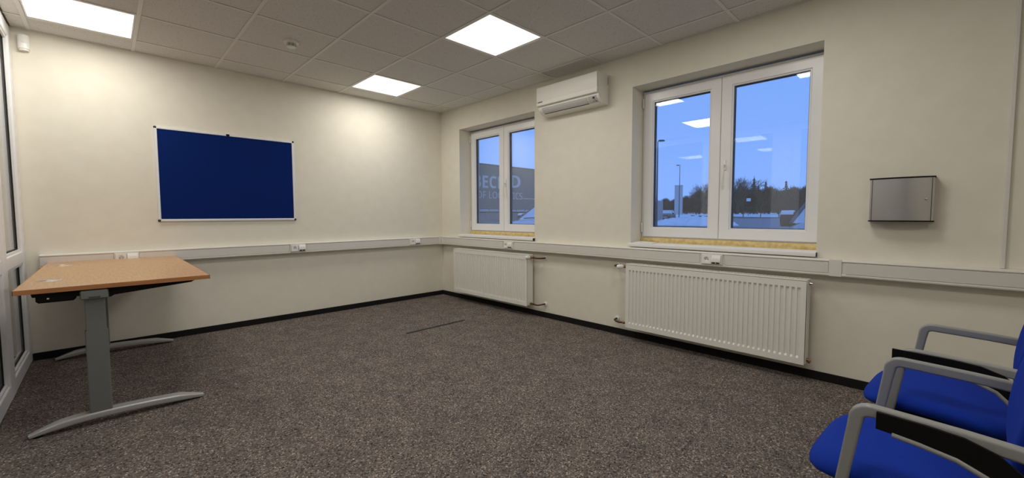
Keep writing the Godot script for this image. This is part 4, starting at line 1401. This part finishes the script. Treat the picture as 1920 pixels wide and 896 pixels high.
func car(called: String, label: String, at: Vector3, turn: float, paint: Material, glass: Material) -> Node3D:
	# nose at x = 0, tail at x = 4.3, half width 0.88
	var t := thing(called, label, "car", at, turn)
	var stations := [[0.0, 0.35, 0.62, 0.62], [0.06, 0.25, 0.70, 0.74], [0.35, 0.2, 0.80, 0.82], [0.8, 0.2, 0.88, 0.86], [1.2, 0.2, 0.94, 0.875], [2.2, 0.2, 0.955, 0.88], [3.2, 0.2, 0.97, 0.88], [3.9, 0.22, 0.98, 0.85], [4.22, 0.28, 0.95, 0.78], [4.3, 0.36, 0.86, 0.7]]
	var ring_at := func(e: Array) -> Array:
		var w: float = e[3]
		var lo: float = e[1]
		var hi: float = e[2]
		var out := []
		for q in [[-0.92, 0.0], [-0.99, 0.18], [-1.0, 0.45], [-0.97, 0.75], [-0.90, 0.93], [-0.78, 1.0], [-0.4, 1.03], [0.0, 1.04], [0.4, 1.03], [0.78, 1.0], [0.90, 0.93], [0.97, 0.75], [1.0, 0.45], [0.99, 0.18], [0.92, 0.0]]:
			out.append(Vector3(e[0], lerpf(lo, hi, q[1]), w * q[0]))
		return out
	var rings := []
	for e in stations: rings.append(ring_at.call(e))
	var s := st()
	sheet(s, stations.size() - 1, 14, func(u, v): return rings[roundi(u * (stations.size() - 1))][roundi(v * 14)], Vector3.ZERO, -1.0)
	for e in [0, stations.size() - 1]:
		for k in range(1, 14):
			var n := Vector3(-1 if e == 0 else 1, 0, 0)
			tri(s, rings[e][0], rings[e][k], rings[e][k + 1], n, n, n)
	obj("body", s, paint, t)
	# greenhouse: base corners and roof corners
	var b := [Vector3(1.12, 0.93, 0.78), Vector3(3.98, 0.97, 0.76)]
	var r := [Vector3(1.86, 1.43, 0.60), Vector3(3.5, 1.42, 0.58)]
	var flip := Vector3(1, 1, -1)
	s = st()
	face(s, r[0], r[1], r[1] * flip, r[0] * flip, Vector3.UP)
	var roof := obj("roof", s, paint, t)
	s = st()
	for sg in [Vector3.ONE, flip]:
		tube(s, [b[0] * sg, r[0] * sg, r[1] * sg, b[1] * sg], 0.024, 8)
	tube(s, [r[0], r[0] * flip], 0.024, 8)
	tube(s, [r[1], r[1] * flip], 0.03, 8)
	obj("pillars", s, M.car_dark if paint == M.car_dark else M.lamp_metal, t)
	s = st()
	face(s, b[0], r[0], r[0] * flip, b[0] * flip, Vector3.LEFT)
	obj("windscreen", s, glass, t)
	s = st()
	face(s, b[1], r[1], r[1] * flip, b[1] * flip, Vector3.RIGHT)
	obj("rear_window", s, glass, t)
	for sg in [Vector3.ONE, flip]:
		s = st()
		face(s, b[0] * sg, r[0] * sg, r[1] * sg, b[1] * sg, Vector3(0, 0, 1) * sg)
		obj("side_window", s, glass, t)
		# wing mirror, snow on its top
		var m: Vector3 = Vector3(1.33, 0.95, 0.86) * sg
		s = st()
		prism(s, PackedVector2Array([Vector2(-0.06, -0.05), Vector2(-0.085, 0.02), Vector2(-0.07, 0.10), Vector2(-0.02, 0.13), Vector2(0.05, 0.13), Vector2(0.06, -0.05), Vector2(0.0, -0.075)]), 2, -0.08, 0.08, 60)
		var mm := put("wing_mirror", s.commit(), M.car_trim, t, m)
		s = st()
		prism(s, PackedVector2Array([Vector2(-0.075, 0.095), Vector2(-0.06, 0.135), Vector2(-0.01, 0.155), Vector2(0.045, 0.15), Vector2(0.05, 0.131), Vector2(-0.02, 0.131)]), 2, -0.075, 0.075, 60)
		obj("snow_cap", s, M.snow, mm)
		for x in [0.82, 3.45]:
			s = st()
			lathe(s, [Vector2(0, 0.01), Vector2(0.19, 0.015), Vector2(0.21, -0.01), Vector2(0.31, 0.0), Vector2(0.32, -0.03), Vector2(0.32, -0.19), Vector2(0, -0.19)], Vector3(x, 0.321, 0.885 * sg.z), Vector3(0, 0, sg.z), 22)
			obj("wheel", s, M.tyre, t)
		s = st()
		sheet(s, 4, 3, func(u, v): return Vector3(0.012 + 0.10 * u * u, 0.56 + 0.12 * v + 0.02 * u, sg.z * (0.40 + 0.26 * u)), Vector3(-1, 0.2, 0))
		obj("headlamp", s, M.alu, t)
	obj("number_plate", boxes(Vector3(-0.012, 0.42, -0.26), Vector3(0.02, 0.53, 0.26), 0.004), M.pylon, t)
	s = st()
	tube(s, [Vector3(1.16, 0.965, -0.6), Vector3(1.2, 0.985, -0.1)], 0.012, 6)
	tube(s, [Vector3(1.16, 0.965, 0.05), Vector3(1.2, 0.985, 0.55)], 0.012, 6)
	obj("wiper", s, M.car_trim, t)
	return t

func cars() -> void:
	car("parked_car", "silver parked car with snow on its wing mirror, outside the larger window", Vector3(2.05, 0.1, 4.42), 0.0, M.car_paint, M.frosted_glass)
	car("parked_car", "silver parked car with a frosted windscreen, outside the smaller window", Vector3(3.3, 0.1, -2.05), 0.0, M.car_paint, M.frosted_glass)
	car("distant_car", "dark car parked far off beside the site container", Vector3(50.0, ground_height(50, -20.5), -20.3), 0.3, M.car_dark, M.frosted_glass)

func snow_piles() -> void:
	var f := FastNoiseLite.new()
	f.seed = 14
	f.frequency = 0.55
	for e in [[30.0, -8.0, 2.6, 2.7, 0.62, "large heap of ploughed snow in the yard"], [29.0, -9.9, 1.5, 1.7, 0.30, "small heap of snow at the foot of the street lamp"], [38.5, -13.4, 1.6, 2.4, 0.42, "low bank of snow in front of the site container"], [70.0, -27.0, 2.0, 2.5, 0.5, "snow lump at the foot of the pylon"]]:
		var s := st()
		var y0 := ground_height(e[0], e[1])
		sheet(s, 44, 44, func(u, v):
			var p := Vector2(u * 2 - 1, v * 2 - 1)
			var k := maxf(0.0, 1.0 - p.length_squared())
			var x: float = e[0] + p.x * e[2]
			var z: float = e[1] + p.y * e[3]
			return Vector3(x, ground_height(x, z) - 0.03 + e[4] * pow(k, 0.6) * (1.0 + 0.55 * f.get_noise_2d(x, z) + 0.4 * f.get_noise_2d(x * 3.3, z * 3.3) + 0.2 * f.get_noise_2d(x * 9, z * 9)), z), Vector3.UP)
		var o := obj("snow_heap", s, M.snow)
		tag(o, e[5], "snow")

# ---------------------------------------------------------------- everything
func _ready() -> void:
	var cam := Camera3D.new()
	cam.name = "camera"
	add_child(cam)
	cam.position = Vector3(-3.501, 1.1524, 5.017)
	cam.rotation = Vector3(-0.057757, -0.775435, -0.003513)
	cam.fov = rad_to_deg(2.0 * atan(448.0 / 777.552))
	cam.near = 0.05
	cam.far = 600.0
	cam.current = true
	var env := Environment.new()
	env.background_mode = Environment.BG_SKY
	var sky_mat := ProceduralSkyMaterial.new()
	sky_mat.sky_top_color = srgb(118, 173, 268)
	sky_mat.sky_horizon_color = srgb(140, 190, 280)
	sky_mat.sky_curve = 0.3
	sky_mat.ground_bottom_color = srgb(90, 100, 120)
	sky_mat.ground_horizon_color = srgb(120, 140, 180)
	sky_mat.sun_angle_max = 0.0
	var sky := Sky.new()
	sky.sky_material = sky_mat
	env.sky = sky
	env.tonemap_mode = Environment.TONE_MAPPER_LINEAR
	env.tonemap_exposure = 1.0
	env.sdfgi_enabled = true
	env.ssao_enabled = true
	env.ssil_enabled = true
	var we := WorldEnvironment.new()
	we.name = "surroundings"
	we.environment = env
	add_child(we)
	materials()
	lamps()
	room()
	window("window_1", 0.425, 1.815, 1.112, "white double casement window near the room corner")
	window("window_2", 3.03, 4.449, 3.74, "white double casement window above the larger radiator")
	partition()
	trunking()
	radiator("white ribbed panel radiator near the room corner, under the smaller window", 0.447, 1.827, 1.0)
	radiator("white ribbed panel radiator under the larger window, valves facing the smaller radiator", 3.058, 4.432, -1.0)
	air_conditioner()
	notice_board()
	steel_cabinet()
	desk()
	chair("blue visitor chair with grey arms, second from the window wall", Vector3(-1.88, 0, 5.07), -0.067, -0.118)
	chair("blue visitor chair with grey arms, first from the window wall", Vector3(-1.207, 0, 5.135), -0.09, -0.185)
	small_fittings()
	outdoors()
